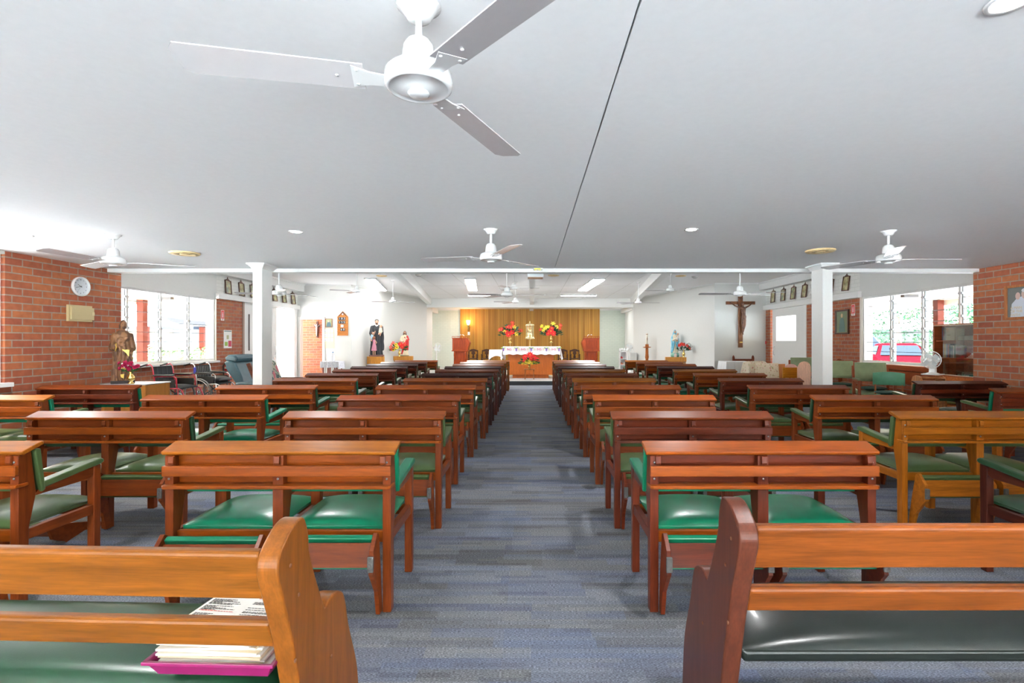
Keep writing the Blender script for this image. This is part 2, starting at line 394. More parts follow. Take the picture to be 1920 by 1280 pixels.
# sanctuary platform: pale top, dark carpeted riser
m = MB(); m.box(-4.5, 4.38, 16.2, 25.0, 0, .12); m.m(1).box(-4.5, 4.38, 16.22, 25.0, .12, .14)
struct(m.build('floor_platform', [flat('riser', (.06, .065, .07), .9), flat('lino', (.42, .43, .42), .35, noise=.08, scale=3)]))
# side room seen through the doorway
m = MB(); m.box(-9.4, -6.0, 18.3, 18.5, 0, 2.6); m.box(-6.86, -6.75, 16.85, 18.3, 0, 2.6); struct(m.build('wall_passage', BR))
m = MB(); m.box(-9.4, -6.0, 16.85, 18.4, 2.5, 2.6); struct(m.build('ceiling_passage', CEIL)); slab('floor_passage', flat('lino2', (.4, .4, .38), .4), -9.4, -6.75, 16.7, 18.5, -.1, .005)
m = MB(); m.box(-7.68, -7.60, YEL-.03, YEL+.17, 0, 2.21); m.box(-6.88, -6.80, YEL-.03, YEL+.17, 0, 2.21); m.box(-7.60, -6.88, YEL-.03, YEL+.17, 2.13, 2.21)
struct(m.build('door_3', TRIM, bevel=.003))

# columns with cornice capitals
def column(x0, x1):
    m = MB(); m.box(x0, x1, 6.85, 7.12, 0, ZC)
    pr = [(0, 2.385), (.012, 2.385), (.02, 2.40), (.045, 2.43), (.06, 2.438), (.06, ZC)]
    for (a, b) in zip(pr, pr[1:]):
        A, B = a[0], b[0]
        ra = [(x0-A, 6.85-A), (x1+A, 6.85-A), (x1+A, 7.12+A), (x0-A, 7.12+A)]; rb = [(x0-B, 6.85-B), (x1+B, 6.85-B), (x1+B, 7.12+B), (x0-B, 7.12+B)]
        m.add([(*p, a[1]) for p in ra]+[(*p, b[1]) for p in rb], [(i, (i+1) % 4, 4+(i+1) % 4, 4+i) for i in range(4)])
    return struct(m.build('column', TRIM))
column(-3.765, -3.64); column(3.94, 4.075)

# ---------------------------------------------------------------- louvre windows
FRAME = flat('frame_paint', (.74, .74, .72), .45); ALU = flat('aluminium', (.16, .17, .18), .5)
GL = glass()
def louvres(name, side, x, ys, z0, z1, sill=True, t0=0, pitch=.2):
    """ys: mullion positions from near to far"""
    fr = MB(); a, b = sorted((x+side*.03, x+side*.14))
    ya, yb = ys[0], ys[-1]
    fr.box(a, b, ya, yb, z1-.04, z1); fr.box(a, b, ya, yb, z0, z0+.05)
    fr.box(a, b, ya, ya+.05, z0+.05, z1-.04); fr.box(a, b, yb-.05, yb, z0+.05, z1-.04)
    for y in ys[1:-1]: fr.box(a+.002, b-.002, y-.022, y+.022, z0+.05, z1-.04)
    fo = struct(fr.build(name, FRAME))
    if sill:
        s = MB(); s.box(*sorted((x-side*.07, x+side*.2)), ya-.02, yb+.06, z0-.05, z0); s.build('window_sill', TRIM, fo, bevel=.005)
    cl = MB(); 
    for y in ys:
        for d in (-.034, .034):
            if ya < y+d < yb:
                cl.box(*sorted((x+side*.06, x+side*.085)), y+d-.006, y+d+.006, z0+.05, z1-.04)
                z = z0+.12
                while z < z1-.05:
                    cl.box(*sorted((x+side*.035, x+side*.075)), y+d-.008, y+d+.008, z-.02, z+.02); z += pitch
    cl.build('louvre_track', ALU, fo)
    g = MB(); e = MB()
    for y, y2 in zip(ys, ys[1:]):
        z = z0+.05
        while z < z1-.08:
            zt = min(z+pitch+.015, z1-.045)
            g.add([(x+side*.05, y+.04, zt), (x+side*.05, y2-.04, zt), (x+side*.085, y2-.04, z), (x+side*.085, y+.04, z)], [(0, 1, 2, 3)])
            e.box(*sorted((x+side*.080, x+side*.088)), y+.04, y2-.04, z-.005, z+.006)
            z += pitch
    g.build('louvre_blades', GL, fo); e.build('louvre_edges', flat('glass_edge', (.12, .15, .16), .5), fo)
    return fo
louvres('window_1', -1, XL, [3.3, 4.5, 5.9], .92, 2.42)
louvres('window_2', -1, WL, [7.5, 8.82, 9.70, 10.58, 11.45, 12.38], .94, 2.44)
louvres('window_3', 1, WR, [7.4, 8.05, 8.91, 9.76, 10.62, 11.5], .93, 2.40)
# pale panel above the near-bay windows carries a joint cover
# ---------------------------------------------------------------- sliding doors
m = MB(); m.box(WL-.10, WL-.06, 13.55, 15.45, 0.01, 2.43)
d = struct(m.build('door_1', WHITE))
h = MB(); h.tube([(WL-.03, 15.3, 1.0), (WL-.02, 15.3, 1.03), (WL-.02, 15.3, 1.22), (WL-.03, 15.3, 1.25)], .012); h.box(WL-.062, WL-.05, 15.28, 15.32, .86, .92)
h.build('door_handle', METAL, d)
h = MB(); h.box(WL-.062, WL-.045, 13.9, 13.95, 1.15, 2.15); h.build('door_slot', flat('slot', (.12, .1, .09), .6), d)
m = MB(); m.box(WL-.2, WL+.02, 13.5, 13.58, 0, 2.45); struct(m.build('door_jamb_1', flat('jamb_brown', (.35, .25, .2), .6)))
m = MB(); m.box(WL-.2, WL+.02, 16.42, 16.52, 0, 2.45); m.box(WL-.2, WL, 16.52, 16.7, 0, 2.45); m.box(WL-.2, WL, 13.58, 16.42, 2.42, 2.46); struct(m.build('trim_11', TRIM))
m = MB(); m.box(WL-.05, WL-.02, 15.95, 15.99, .02, 2.42); struct(m.build('trim_12', TRIM))
# right door with a vision panel
X = WR+.05
m = MB(); y0, y1, wz0, wz1 = 13.95, 15.86, 1.42, 2.16; wy0, wy1 = 14.45, 15.62
m.box(X, X+.04, y0, wy0, .01, 2.4); m.box(X, X+.04, wy1, y1, .01, 2.4); m.box(X, X+.04, wy0, wy1, .01, wz0); m.box(X, X+.04, wy0, wy1, wz1, 2.4)
d = struct(m.build('door_2', WHITE))
g = MB(); g.box(X+.015, X+.02, wy0, wy1, wz0, wz1); g.build('window_pane', GL, d)
h = MB(); h.tube([(X, 15.72, .98), (X-.04, 15.72, 1.0), (X-.04, 15.72, 1.22), (X, 15.72, 1.24)], .011); h.build('door_handle', METAL, d)
m = MB(); m.box(WR-.01, WR+.2, 13.8, 13.93, 0, 2.4); struct(m.build('trim_13', TRIM))

slab('trim_14', flat('reveal_cream', (.74, .70, .62), .6), WL-.25, WL-.0, 12.37, 12.40, .92, 2.45); slab('trim_15', flat('reveal_cream', (.74, .70, .62), .6), WR, WR+.25, 11.50, 11.57, .92, 2.40)
# skirting
slab('baseboard_left', TRIM, LX1-.9, LX1, YEL-.015, YEL, 0, .09); slab('baseboard_right', TRIM, RX0, RX1, YER-.015, YER, 0, .09)

# ---------------------------------------------------------------- camera
cam = bpy.data.cameras.new('camera'); co = bpy.data.objects.new('camera', cam); COL.objects.link(co)
co.location = (0, 0, 1.4); co.rotation_euler = (pi/2, 0, 0)
cam.sensor_width = 36; cam.lens = 950/1920*36; cam.shift_x = -36/1920; cam.shift_y = 0; cam.clip_start = .02; cam.clip_end = 300
SC.camera = co
# ---------------------------------------------------------------- pews
WX, WY, WZ = wood('pew_wood_x', axis='x'), wood('pew_wood_y', axis='y'), wood('pew_wood_z', axis='z')
VIN = vinyl()
FELT = flat('felt', (.10, .095, .09), .95, noise=.3, scale=80, bump=.5)
SCREW = flat('screw', (.35, .35, .36), .35, metal=.8)
def _c(r, g, b):  # sRGB 0-255 -> linear
    return tuple(((x/255+.055)/1.055)**2.4 if x > 10 else x/3294 for x in (r, g, b))
HONEY, ORANGE, MID, RED, DARK = _c(156, 88, 20), _c(144, 68, 15), _c(120, 53, 18), _c(97, 38, 18), _c(70, 28, 17)
VB, VO, VD = _c(8, 108, 76), _c(68, 88, 50), _c(34, 64, 40)
PEW = {}
def make_pew():
    t = thing('church_pew', '', 'pew')
    def P(role, m, name, mat, par=None, bevel=.004):
        o = m.build(name, mat, par or t, bevel=bevel); o['role'] = role; return o
    m = MB(); m.prism([(.0, .818), (.008, .810), (.118, .846), (.118, .862), (.108, .866), (-.002, .830)], -.605, .605); P('cap', m, 'book_ledge', WX)
    m = MB(); m.prism([(.046, .655), (.060, .655), (.052, .826), (.038, .82)], -.54, .54); P('panel', m, 'back_panel', WX, bevel=0)
    m = MB(); m.box(-.588, .588, -.022, .0, .706, .760); P('rail', m, 'back_rail', WX)
    m = MB(); m.prism([(-.575, -.032), (.575, -.032), (.59, -.02), (.59, .05), (-.59, .05), (-.59, -.02)], .643, .661, 'z'); P('rail', m, 'hymnal_shelf', WX)
    for x, w in ((-.563, .044), (0, .056), (.563, .044)):
        m = MB(); m.prism([(0, 0), (.052, 0), (.057, .42), (.095, .59), (.066, .830), (.02, .813), (0, .808)], x-w/2, x+w/2); o = P('leg', m, 'rear_post', WZ, bevel=.003)
        for z in (.69, .775): s = MB(); s.lathe([(.006, 0), (.006, .003), (.0, .004)], (x, 0, z), 8, M=Matrix.Rotation(pi/2, 4, 'X')); P('screw', s, 'screw', SCREW, o, 0)
        m = MB(); xb = x-(.006 if x else 0)*math.copysign(1, x); m.prism([(-.012, .766), (.0, .763), (.0, .806), (-.0, .811), (-.014, .808), (-.017, .775)], xb-.014-.012*(x > 0)+.012*(x < 0), xb+.014-.012*(x > 0)+.012*(x < 0)); P('leg', m, 'ledge_bracket', WZ, bevel=.002)
        m = MB(); m.prism([(.455, 0), (.50, 0), (.505, .648), (.455, .642)], x-w/2, x+w/2); P('leg', m, 'front_leg', WZ)
        m = MB(); m.prism([(.085, .575), (.11, .600), (.505, .650), (.505, .598), (.456, .59), (.43, .575)], x-.016, x+.016); P('leg', m, 'arm_rail', WY, bevel=.003)
        m = MB(); m.prism([(.115, .603), (.505, .651), (.52, .660), (.518, .676), (.50, .684), (.14, .642), (.112, .628)], x-.03, x+.03); P('seat', m, 'arm_pad', VIN, bevel=.007)
        m = MB(); m.box(x-w/2+.006, x+w/2-.006, .055, .46, .355, .41); P('leg', m, 'seat_rail', WY, bevel=.002)
    m = MB(); m.box(-.56, .56, .03, .055, .352, .412); m.box(-.56, .56, .458, .482, .352, .412); P('rail', m, 'apron', WX, bevel=.002)
    for x in (-.282, .282):
        m = MB(); m.pillow(x-.248, x+.248, .055, .545, .41, .43, .478); P('seat', m, 'seat_cushion', VIN, bevel=.005)
        m = MB(); m.prism([(.118, .588), (.136, .60), (.108, .826), (.082, .828), (.074, .816)], x-.307+(.025 if x > 0 else -.01), x+.307-(.025 if x < 0 else -.01)); P('pad', m, 'backrest_pad', VIN, bevel=.006)
        # folding kneeler, origin at its pivot near the rear feet
        m = MB()
        for s in (-1, 1):
            m.prism([(-.012, -.03), (.022, -.03), (.026, .02), (.0, .20), (-.035, .385), (-.06, .40), (-.125, .335), (-.135, .22), (-.11, .19), (-.045, .10)], x+s*.247-.011, x+s*.247+.011)
        m.prism([(-.10, .242), (-.085, .238), (-.058, .350), (-.072, .354)], x-.236, x+.236)
        k = P('kneel', m, 'kneeler', WX, bevel=.002); k.location = (0, -.028, .04)
        m = MB(); m.prism([(-.085, .228), (-.055, .222), (-.012, .37), (-.045, .385), (-.068, .372), (-.058, .35)], x-.236, x+.236); P('seat', m, 'kneeler_pad', VIN, k, .005)
        m = MB()
        for s in (-1, 1): m.box(x+s*.247-.015, x+s*.247+.015, -.143, -.128, .235, .31)
        P('felt', m, 'felt_foot', FELT, k, .004)
    return t
pew0 = make_pew(); first = [True]
STY = {  # cap, rail, panel, leg, seat, pad
 'h': (HONEY, ORANGE, ORANGE, MID), 'o': (ORANGE, ORANGE, MID, MID), 'm': (MID, MID, MID, MID), 'r': (MID, RED, RED, RED), 'd': (DARK, RED, DARK, DARK), 'x': (ORANGE, ORANGE, RED, RED), 'y': (HONEY, HONEY, HONEY, HONEY)}
def place_pew(x, y, label, sty, seat=VO, pad=None, group='pews', down=(), rz=0):
    if first[0]: r = pew0; first[0] = False; r.location = (x, y, 0); r.rotation_euler = (0, 0, rz); r['label'] = label; r['group'] = group
    else: r = dup(pew0, (x, y, 0), rz, label, group)
    c = STY[sty]; j = 1+rnd.uniform(-.1, .08); pad = pad or seat; kn = 0
    for o in r.children_recursive:
        k = o.get('role')
        col = {'cap': c[0], 'rail': c[1], 'panel': c[2], 'leg': c[3], 'kneel': c[3], 'seat': seat, 'pad': pad}.get(k, (1, 1, 1))
        jj = j*(1+rnd.uniform(-.05, .05)) if k in ('cap', 'rail', 'panel', 'leg', 'kneel') else 1
        o.color = (*[v*jj for v in col], 1)
        if k == 'kneel':
            o.rotation_euler = (radians(65) if kn in down else radians(rnd.uniform(-2, 1.5)), 0, 0); kn += 1
    return r
YR = [2.62+1.17*i for i in range(11)]
ORD = ['nearest', 'second', 'third', 'fourth', 'fifth', 'sixth', 'seventh', 'eighth', 'ninth', 'tenth', 'farthest']
LI = [-1.31, -1.26, -1.305, -1.285, -1.245, -1.242, -1.23, -1.25, -1.257, -1.255, -1.22]
LO = [-3.237, -3.19, -3.23, -3.227, -3.13, -3.185, -3.19, -3.26, -3.30, -3.32, -3.26]
RI = [1.2, 1.21, 1.215, 1.216, 1.2, 1.185, 1.197, 1.18, 1.175, 1.19, 1.205]
RO = [3.35, 3.36, 3.39, 3.26, 3.33, 3.34, 3.32, 3.31, 3.31, 3.34, 3.27]
sLI = 'homoodrdohy'; sLO = 'hoooomrdddo'; sRI = 'xroohmhdrho'; sRO = 'dyomrohdooh'
SN = {'h': 'honey-topped', 'o': 'orange-brown', 'm': 'mid-brown', 'r': 'reddish-brown', 'd': 'dark red-brown', 'x': 'red-backed orange-topped', 'y': 'pale honey'}
GN = {VB: 'bright green', VO: 'olive green', VD: 'dark green'}
def block(xs, st, seats, where, grp, r0=0, pads=None):
    for i, x in enumerate(xs):
        sc = VB if seats[i] == 'b' else (VD if seats[i] == 'd' else VO)
        pd = None if not pads else (VB if pads[i] == 'b' else (VD if pads[i] == 'd' else VO))
        lab = f"{SN[st[i]]} wooden pew, {GN[sc]} seats, {ORD[i]} row {where}"
        place_pew(x, YR[i], lab, st[i], sc, pd, grp, down=(0,) if (where.startswith('in left') and i == 1 and xs is LO) else ())
block(LI, sLI, 'booooooobdd', 'along the aisle, left', 'pews beside the aisle, left', pads='bodddbdodod')
block(LO, sLO, 'oobbooooooo', 'in left outer block', 'pews in the outer left block', pads='odbdbddddoo')
block(RI, sRI, 'booooooooob', 'along the aisle, right', 'pews beside the aisle, right', pads='boodddddddo')
block(RO, sRO, 'dooooobboob', 'in right outer block', 'pews in the outer right block', pads='dodddddbdod')
place_pew(-5.376, YR[2], 'orange-topped wooden pew cut off by the left edge of the photo', 'h', VO, VB, 'pews against the left wall')
place_pew(-5.40, YR[3], 'reddish wooden pew below the clock, in front of the brown statue', 'r', VO, VB, 'pews against the left wall')
place_pew(5.78, 6.78, 'dark mahogany pew in front of the right brick wall', 'd', VO, VD, 'pews against the right wall')
place_pew(5.87, 5.72, 'reddish pew with bright green arm, cut off by the right edge', 'r', VO, VB, 'pews against the right wall')

# ---------------------------------------------------------------- the two near benches with shaped ends
def near_bench(label, x_end, side, x_far, yoff, endcol, railcol, seatcol, rz):
    """side: +1 bench extends to +x from its visible end"""
    t = thing('wooden_bench', label, 'bench', (x_end, 1.5+yoff, 0), rz)
    Lb = abs(x_far-x_end)
    prof = [(.10, 0), (.13, .30), (.061, .587), (-.003, .759), (-.017, .80), (-.017, .832), (-.003, .855)]
    for k in range(1, 7):
        a = k/6; prof.append((-.003+.13*a, .855+.052*sin(a*pi*.62)+(.0)*a))
    prof += [(.142, .872), (.152, .84), (.157, .777), (.252, .566+.02), (.262, .572), (.285, .585), (.32, .59), (.355, .583), (.395, .56), (.417, .52), (.44, .43), (.47, .36), (.51, .27), (.53, .2), (.55, .019), (.56, 0)]
    P_ = prof[1:-1]
    for _ in range(2): P_ = [P_[0]]+[q for a, b in zip(P_, P_[1:]) for q in ((a[0]*.75+b[0]*.25, a[1]*.75+b[1]*.25), (a[0]*.25+b[0]*.75, a[1]*.25+b[1]*.75))]+[P_[-1]]
    prof = [prof[0]]+P_+[prof[-1]]
    def end(x0, x1): m = MB(); m.prism(prof, x0, x1); return m.build('bench_end', wood('bench_end_wood', axis='z', contrast=.3), t, bevel=.006, color=endcol, seg=3)
    S = side; th = .058
    e = end(*sorted((0, S*th))); end(*sorted((S*(Lb-th), S*Lb)))
    for (v, z) in ((.045, .80), (.09, .70), (.07, .53), (.30, .40)): s = MB(); s.ell((-S*.001, v, z), (.003, .006, .006), 8, 5); s.build('dowel', flat('dowel', (.16, .06, .025), .5), e)
    a, b = sorted((S*th, S*(Lb-th)))
    m = MB(); m.prism([(.03, .716), (.047, .716), (.02+.035, .735), (.035+.0, .846), (.022, .855), (.0, .855), (-.006, .843)], a, b); m.build('back_rail', wood('bench_rail', axis='x', contrast=.35), t, bevel=.006, color=railcol)
    m = MB(); m.prism([(.075, .562), (.10, .562), (.08, .642), (.07, .65), (.048, .65), (.042, .638)], a, b); m.build('back_rail', wood('bench_rail', axis='x'), t, bevel=.006, color=railcol)
    m = MB(); m.pillow(a+.002, b-.002, .10, .52, .385, .425, .475, n=16, p=5); m.build('seat_cushion', vinyl(), t, bevel=.012, color=seatcol, seg=3)
    m = MB(); m.box(a, b, .22, .48, .35, .385); m.build('seat_board', wood('bench_rail', axis='x'), t, color=railcol)
    return t
near_bench('mid-brown wooden bench with curved end and near-black green seat at lower right', .61, 1, 2.95, 0, _c(84, 42, 28), _c(122, 62, 20), _c(20, 26, 22), 0)
near_bench('honey-coloured wooden bench with curved end holding the magenta tray', -.647, -1, -2.85, -.188, _c(128, 72, 22), _c(130, 74, 20), _c(24, 56, 36), radians(-2))
# ---------------------------------------------------------------- ceiling fans
FW = flat('fan_white', (.82, .82, .81), .18, coat=.4)
def make_fan(name, label, loc, zc, zb, angs, group='ceiling fans'):
    t = thing(name, label, 'ceiling fan', (loc[0], loc[1], zb), group=group)
    H = zc-zb
    m = MB(); m.lathe([(.0, H-.045), (.022, H-.045), (.036, H-.04), (.040, H-.034), (.052, H-.015), (.070, H), (0, H)], n=28); m.build('canopy', FW, t)
    m = MB(); m.lathe([(.011, .12), (.011, H-.03)], n=12); m.build('rod', FW, t)
    m = MB(); m.lathe([(0, .158), (.02, .156), (.038, .146), (.048, .128), (.052, .09), (.055, .062), (0, .062)], n=28); m.build('motor_housing', FW, t)
    m = MB(); m.lathe([(0, .07), (.06, .068), (.09, .058), (.103, .045), (.106, .02), (.104, .002), (.098, -.004), (.09, -.004), (.086, .0), (.05, -.012), (.034, -.016), (0, -.016)], n=36); hb = m.build('hub', FW, t)
    m = MB(); m.lathe([(0, -.026), (.028, -.025), (.034, -.02), (.034, -.015)], n=20); m.build('hub_cap', FW, hb)
    for a in angs:
        A = radians(a); R = Matrix.Rotation(A, 4, 'Z') @ Matrix.Rotation(radians(9), 4, 'X')
        m = MB(); r0, r1, w0, w1 = .165, .69, .058, .064
        out = [(r0, -w0), (r1-.03, -w1), (r1-.008, -w1+.02), (r1, w1-.03), (r1-.02, w1), (r0, w0)]
        vs = [(x, y, z) for z in (.018, .0215) for x, y in out]; n = len(out)
        # folded stiffening edge
        m.add([R @ Vector(v) for v in vs], [list(range(n))[::-1], list(range(n, 2*n))]+[(i, (i+1) % n, n+(i+1) % n, n+i) for i in range(n)])
        b = m.build('blade', flat('blade_white', (.66, .63, .63), .2, coat=.3), t)
        m = MB(); 
        vs = [(.09, -.025, .012), (.15, -.03, .014), (.20, -.05, .0165), (.20, .05, .0165), (.15, .03, .014), (.09, .025, .012)]
        vs2 = [(x, y, z+.004) for x, y, z in vs]; m.add([R @ Vector(v) for v in vs+vs2], [list(range(6))[::-1], list(range(6, 12))]+[(i, (i+1) % 6, 6+(i+1) % 6, 6+i) for i in range(6)])
        for x, y in ((.185, -.033), (.185, .033), (.245, 0)): m.ell(R @ Vector((x, y, .0155)), (.006, .006, .003), 8, 4)
        m.build('blade_bracket', FW, b)
    return t
FANS = [
 ('white ceiling fan large overhead at the top of the photo', -.355, 1.6, ZC, 2.20, (192, 68, 312)),
 ('white ceiling fan on the low ceiling above the aisle', -.38, 4.78, ZC, 2.17, (168, 292, 52)),
 ('white ceiling fan below the low ceiling left, next to the clock wall', -4.14, 5.02, ZC, 2.17, (28, 148, 265)),
 ('white ceiling fan on the low ceiling right, near the brick wall', 3.42, 4.85, ZC, 2.17, (2, 112, 240)),
 ('white long-rod fan partly hidden behind the left column', -3.98, 8.0, ZU, 2.14, (60, 180, 300)),
 ('white long-rod fan in front of the left cream wall', -4.65, 13.5, ZU, 2.72, (8, 128, 215)),
 ('white fan hanging over the black-robed statue, beside the left beam', -4.23, 15.5, ZU, 2.60, (30, 175, 300)),
 ('nearest white long-rod fan hanging over the aisle', -.43, 9.0, ZU, 2.21, (5, 130, 185)),
 ('middle white long-rod fan hanging over the aisle', -.47, 13.5, ZU, 2.80, (0, 120, 240)),
 ('farthest white long-rod fan hanging over the aisle, near the altar', -.49, 15.9, ZU, 2.62, (0, 130, 190)),
 ('white long-rod fan in front of the big crucifix', 3.5, 8.5, ZU, 2.18, (180, 335, 25)),
 ('white long-rod fan hanging in front of the right cream wall', 3.84, 14.0, ZU, 2.80, (45, 170, 290)),
 ('white fan hanging beside the right raking beam, near the candle', 3.36, 15.9, ZU, 2.60, (5, 130, 185))]
for L_, x, y, zc, zb, an in FANS: make_fan('ceiling_fan', L_, (x, y), zc, zb, an)

# ---------------------------------------------------------------- lights and ceiling fittings
def alight(name, loc, rot, sx, sy, p, col=(1, 1, 1), spread=None):
    l = bpy.data.lights.new(name, 'AREA'); l.shape = 'RECTANGLE'; l.size = sx; l.size_y = sy; l.energy = p; l.color = col
    o = bpy.data.objects.new(name, l); COL.objects.link(o); o.location = loc; o.rotation_euler = rot; return o
GLOW = emis('lamp_glow', (1, .98, .95), 9)
def downlight(x, y, label):
    t = thing('downlight', label, 'light', (x, y, ZC), group='recessed downlights')
    m = MB(); m.lathe([(.046, -.001), (.062, -.006), (.066, -.002), (.066, 0)], n=24, caps=False); m.build('trim_ring', FW, t)
    m = MB(); m.lathe([(0, -.004), (.046, -.004)], n=24, caps=False); m.build('lamp', GLOW, t)
    l = bpy.data.lights.new('downlight_beam', 'SPOT'); l.energy = 42; l.spot_size = radians(150); l.spot_blend = .9; l.shadow_soft_size = .06
    o = bpy.data.objects.new('downlight_beam', l); COL.objects.link(o); o.location = (x, y, ZC-.02)
downlight(-5.03, 5.04, 'small recessed downlight near the left window, above the brick wall')
downlight(-2.26, 4.87, 'small recessed downlight in the low ceiling, left of the aisle fan')
downlight(1.51, 4.78, 'small recessed downlight in the low ceiling, right of the aisle fan')
downlight(1.49, 1.575, 'small recessed downlight at the top right corner of the photo')
downlight(-2.26, 1.575, 'small recessed downlight outside the left of the photo')
for x, y in ((-2.26, -1.5), (1.5, -1.5)): downlight(x, y, 'small recessed downlight behind the camera')
def vent(x, y, z, r, label):
    m = MB(); mt = flat('aged_cream', (.78, .58, .30), .5)
    m.lathe([(r*.5, -.012), (r*.55, -.02), (r*.75, -.024), (r*.8, -.018), (r*.92, -.02), (r, -.01), (r, 0), (0, 0), (0, -.008), (r*.48, -.008)], n=30, caps=False)
    m.lathe([(0, -.026), (r*.3, -.024), (r*.34, -.018)], n=20)
    o = m.build('ceiling_vent', mt); o.location = (x, y, z); tag(o, label, 'vent', 'round ceiling vents')
vent(-4.13, 6.04, ZC, .16, 'round yellowed vent in the low ceiling, left')
vent(3.35, 5.87, ZC, .16, 'round yellowed vent in the low ceiling, right')
vent(-4.25, 14.4, ZU, .15, 'round yellowed vent in the high ceiling, left')
vent(.63, 14.3, ZU, .16, 'round yellowed vent in the high ceiling, just right of the centre beam')
vent(4.25, 14.4, ZU, .15, 'round yellowed vent in the high ceiling, right of the raking beam')
for x, y, lb in ((-3.15, 14.2, 'white round smoke detector on the high ceiling, left'), (4.72, 14.6, 'white round smoke detector on the high ceiling, right')):
    m = MB(); m.lathe([(0, -.05), (.05, -.05), (.07, -.03), (.09, -.02), (.09, 0)], n=20); o = m.build('smoke_detector', FW); o.location = (x, y, ZU); tag(o, lb, 'smoke detector', 'smoke detectors')
TUBE = emis('tube_glow', (1, 1, .98), 5)
def troffer(x0, y0, x1, y1, w, label, p):
    d = Vector((x1-x0, y1-y0)); ln = d.length; a = math.atan2(d.y, d.x)-pi/2
    t = thing('ceiling_light', label, 'light', ((x0+x1)/2, (y0+y1)/2, ZU), a, 'fluorescent ceiling lights')
    m = MB(); m.box(-w/2-.02, w/2+.02, -ln/2-.02, ln/2+.02, -.05, 0); m.build('housing', FW, t)
    m = MB(); m.box(-w/2, w/2, -ln/2, ln/2, -.07, -.05); m.build('diffuser', TUBE, t, bevel=.01); p *= .32
    alight('fluorescent_lamp', ((x0+x1)/2, (y0+y1)/2, ZU-.08), (0, 0, a), w, ln, p)
troffer(-4.74, 14.9, -5.33, 18.1, .3, 'long white fluorescent light over the left wall', 12)
troffer(-1.80, 14.9, -2.08, 18.1, .3, 'long white fluorescent light left of the centre beam', 75)
troffer(2.00, 14.9, 1.84, 18.1, .33, 'long white fluorescent light right of the centre beam', 75)
troffer(-2.50, 20.1, -1.18, 20.1, .12, 'bright fluorescent batten over the sanctuary beam, left', 35)
troffer(1.18, 20.1, 2.58, 20.1, .12, 'bright fluorescent batten over the sanctuary beam, right', 35)
for x in (-3.2, 3.2):
    t = thing('ceiling_light', 'fluorescent batten behind the sanctuary beam, '+('left' if x < 0 else 'right'), 'light', (x, 23.2, 3.0), 0, 'fluorescent ceiling lights')
    m = MB(); m.box(-.62, .62, -.05, .05, -.05, 0); m.build('housing', FW, t); alight('alcove_lamp', (x, 23.2, 2.93), (0, 0, 0), 1.2, .1, 9)
# emergency light and box on the beam
t = thing('emergency_light', 'small emergency light with yellow lens on the beam above the aisle', 'light', (.09, 7.32, 2.44))
m = MB(); m.box(-.06, .075, -.05, .03, -.01, .016); m.build('body', FW, t, bevel=.008)
m = MB(); m.lathe([(.0, -.016), (.018, -.014), (.022, -.008)], (-.03, -.015, 0), 12); m.lathe([(.0, -.016), (.018, -.014), (.022, -.008)], (.03, -.015, 0), 12); m.box(-.045, .045, -.053, -.048, -.006, .01); m.build('lens', flat('yellow_lens', (.75, .68, .02), .3), t)
m = MB(); m.box(-.06, .20, 0, .25, -.055, 0); m.m(1).box(-.055, .19, .004, .24, -.064, -.055)
o = m.build('ceiling_box', [flat('box_grey', (.62, .67, .68), .4), flat('box_base', (.35, .2, .12), .25)]); o.location = (0, 8.2, 2.5); tag(o, 'pale grey box hanging behind the beam over the aisle', 'box')
m = MB(); m.tube([(.07, 8.32, 2.5), (.07, 8.32, 3.0)], .01); o = m.build('hanging_rod', FW); o.parent = bpy.data.objects['ceiling_box']; o.matrix_parent_inverse = Matrix.Translation((0, -8.2, -2.5))

# ---------------------------------------------------------------- wall items
SL = XL
t = thing('wall_clock', 'round white wall clock on the left brick wall', 'clock', (SL, 6.9, 2.148), pi/2)   # local -Y faces +X
m = MB(); RX = Matrix.Rotation(pi/2, 4, 'X')
m.lathe([(.115, .012), (.117, .035), (.122, .042), (.130, .038), (.135, .02), (.132, 0), (0, 0), (0, .012)], n=40, M=RX, caps=False); m.build('case', FW, t)
m = MB(); m.lathe([(0, .013), (.116, .013)], n=40, M=RX, caps=False); f = m.build('face', flat('clock_face', (.72, .76, .80), .4), t)
DK = flat('print_black', (.02, .02, .02), .6)
for h_ in range(1, 13):
    a = radians(90-30*h_); text(str(h_), .022, DK, f, (.092*cos(a), -.0145, .092*sin(a)), name='numeral')
def hand(a, ln, w, nm):
    a = radians(90-a); m = MB(); u = Vector((cos(a), 0, sin(a))); v = Vector((-sin(a), 0, cos(a)))*w
    m.add([(-u*.02+v)+Vector((0, -.018, 0)), (-u*.02-v)+Vector((0, -.018, 0)), (u*ln-v*.6)+Vector((0, -.018, 0)), (u*ln+v*.6)+Vector((0, -.018, 0))], [(0, 1, 2, 3)]); m.build(nm, DK, t)
hand(300, .055, .004, 'hour_hand'); hand(254, .085, .003, 'minute_hand'); hand(214, .085, .001, 'second_hand')
# tan meter-box cover
TAN = flat('tan_paint', (.56, .44, .23), .5)
t = thing('wall_cabinet', 'tan metal box on the brick wall below the clock', 'cabinet', (SL, 6.88, 1.78), pi/2)
m = MB(); m.box(-.18, .18, -.035, 0, -.11, .11); m.build('case', TAN, t, bevel=.003)
m = MB(); m.box(-.16, .19, -.055, -.036, -.085, .082); d = m.build('door', TAN, t, bevel=.003)
m = MB(); m.box(.15, .192, -.058, -.055, -.02, .025); m.build('latch', flat('tan_light', (.66, .54, .30), .4), d)
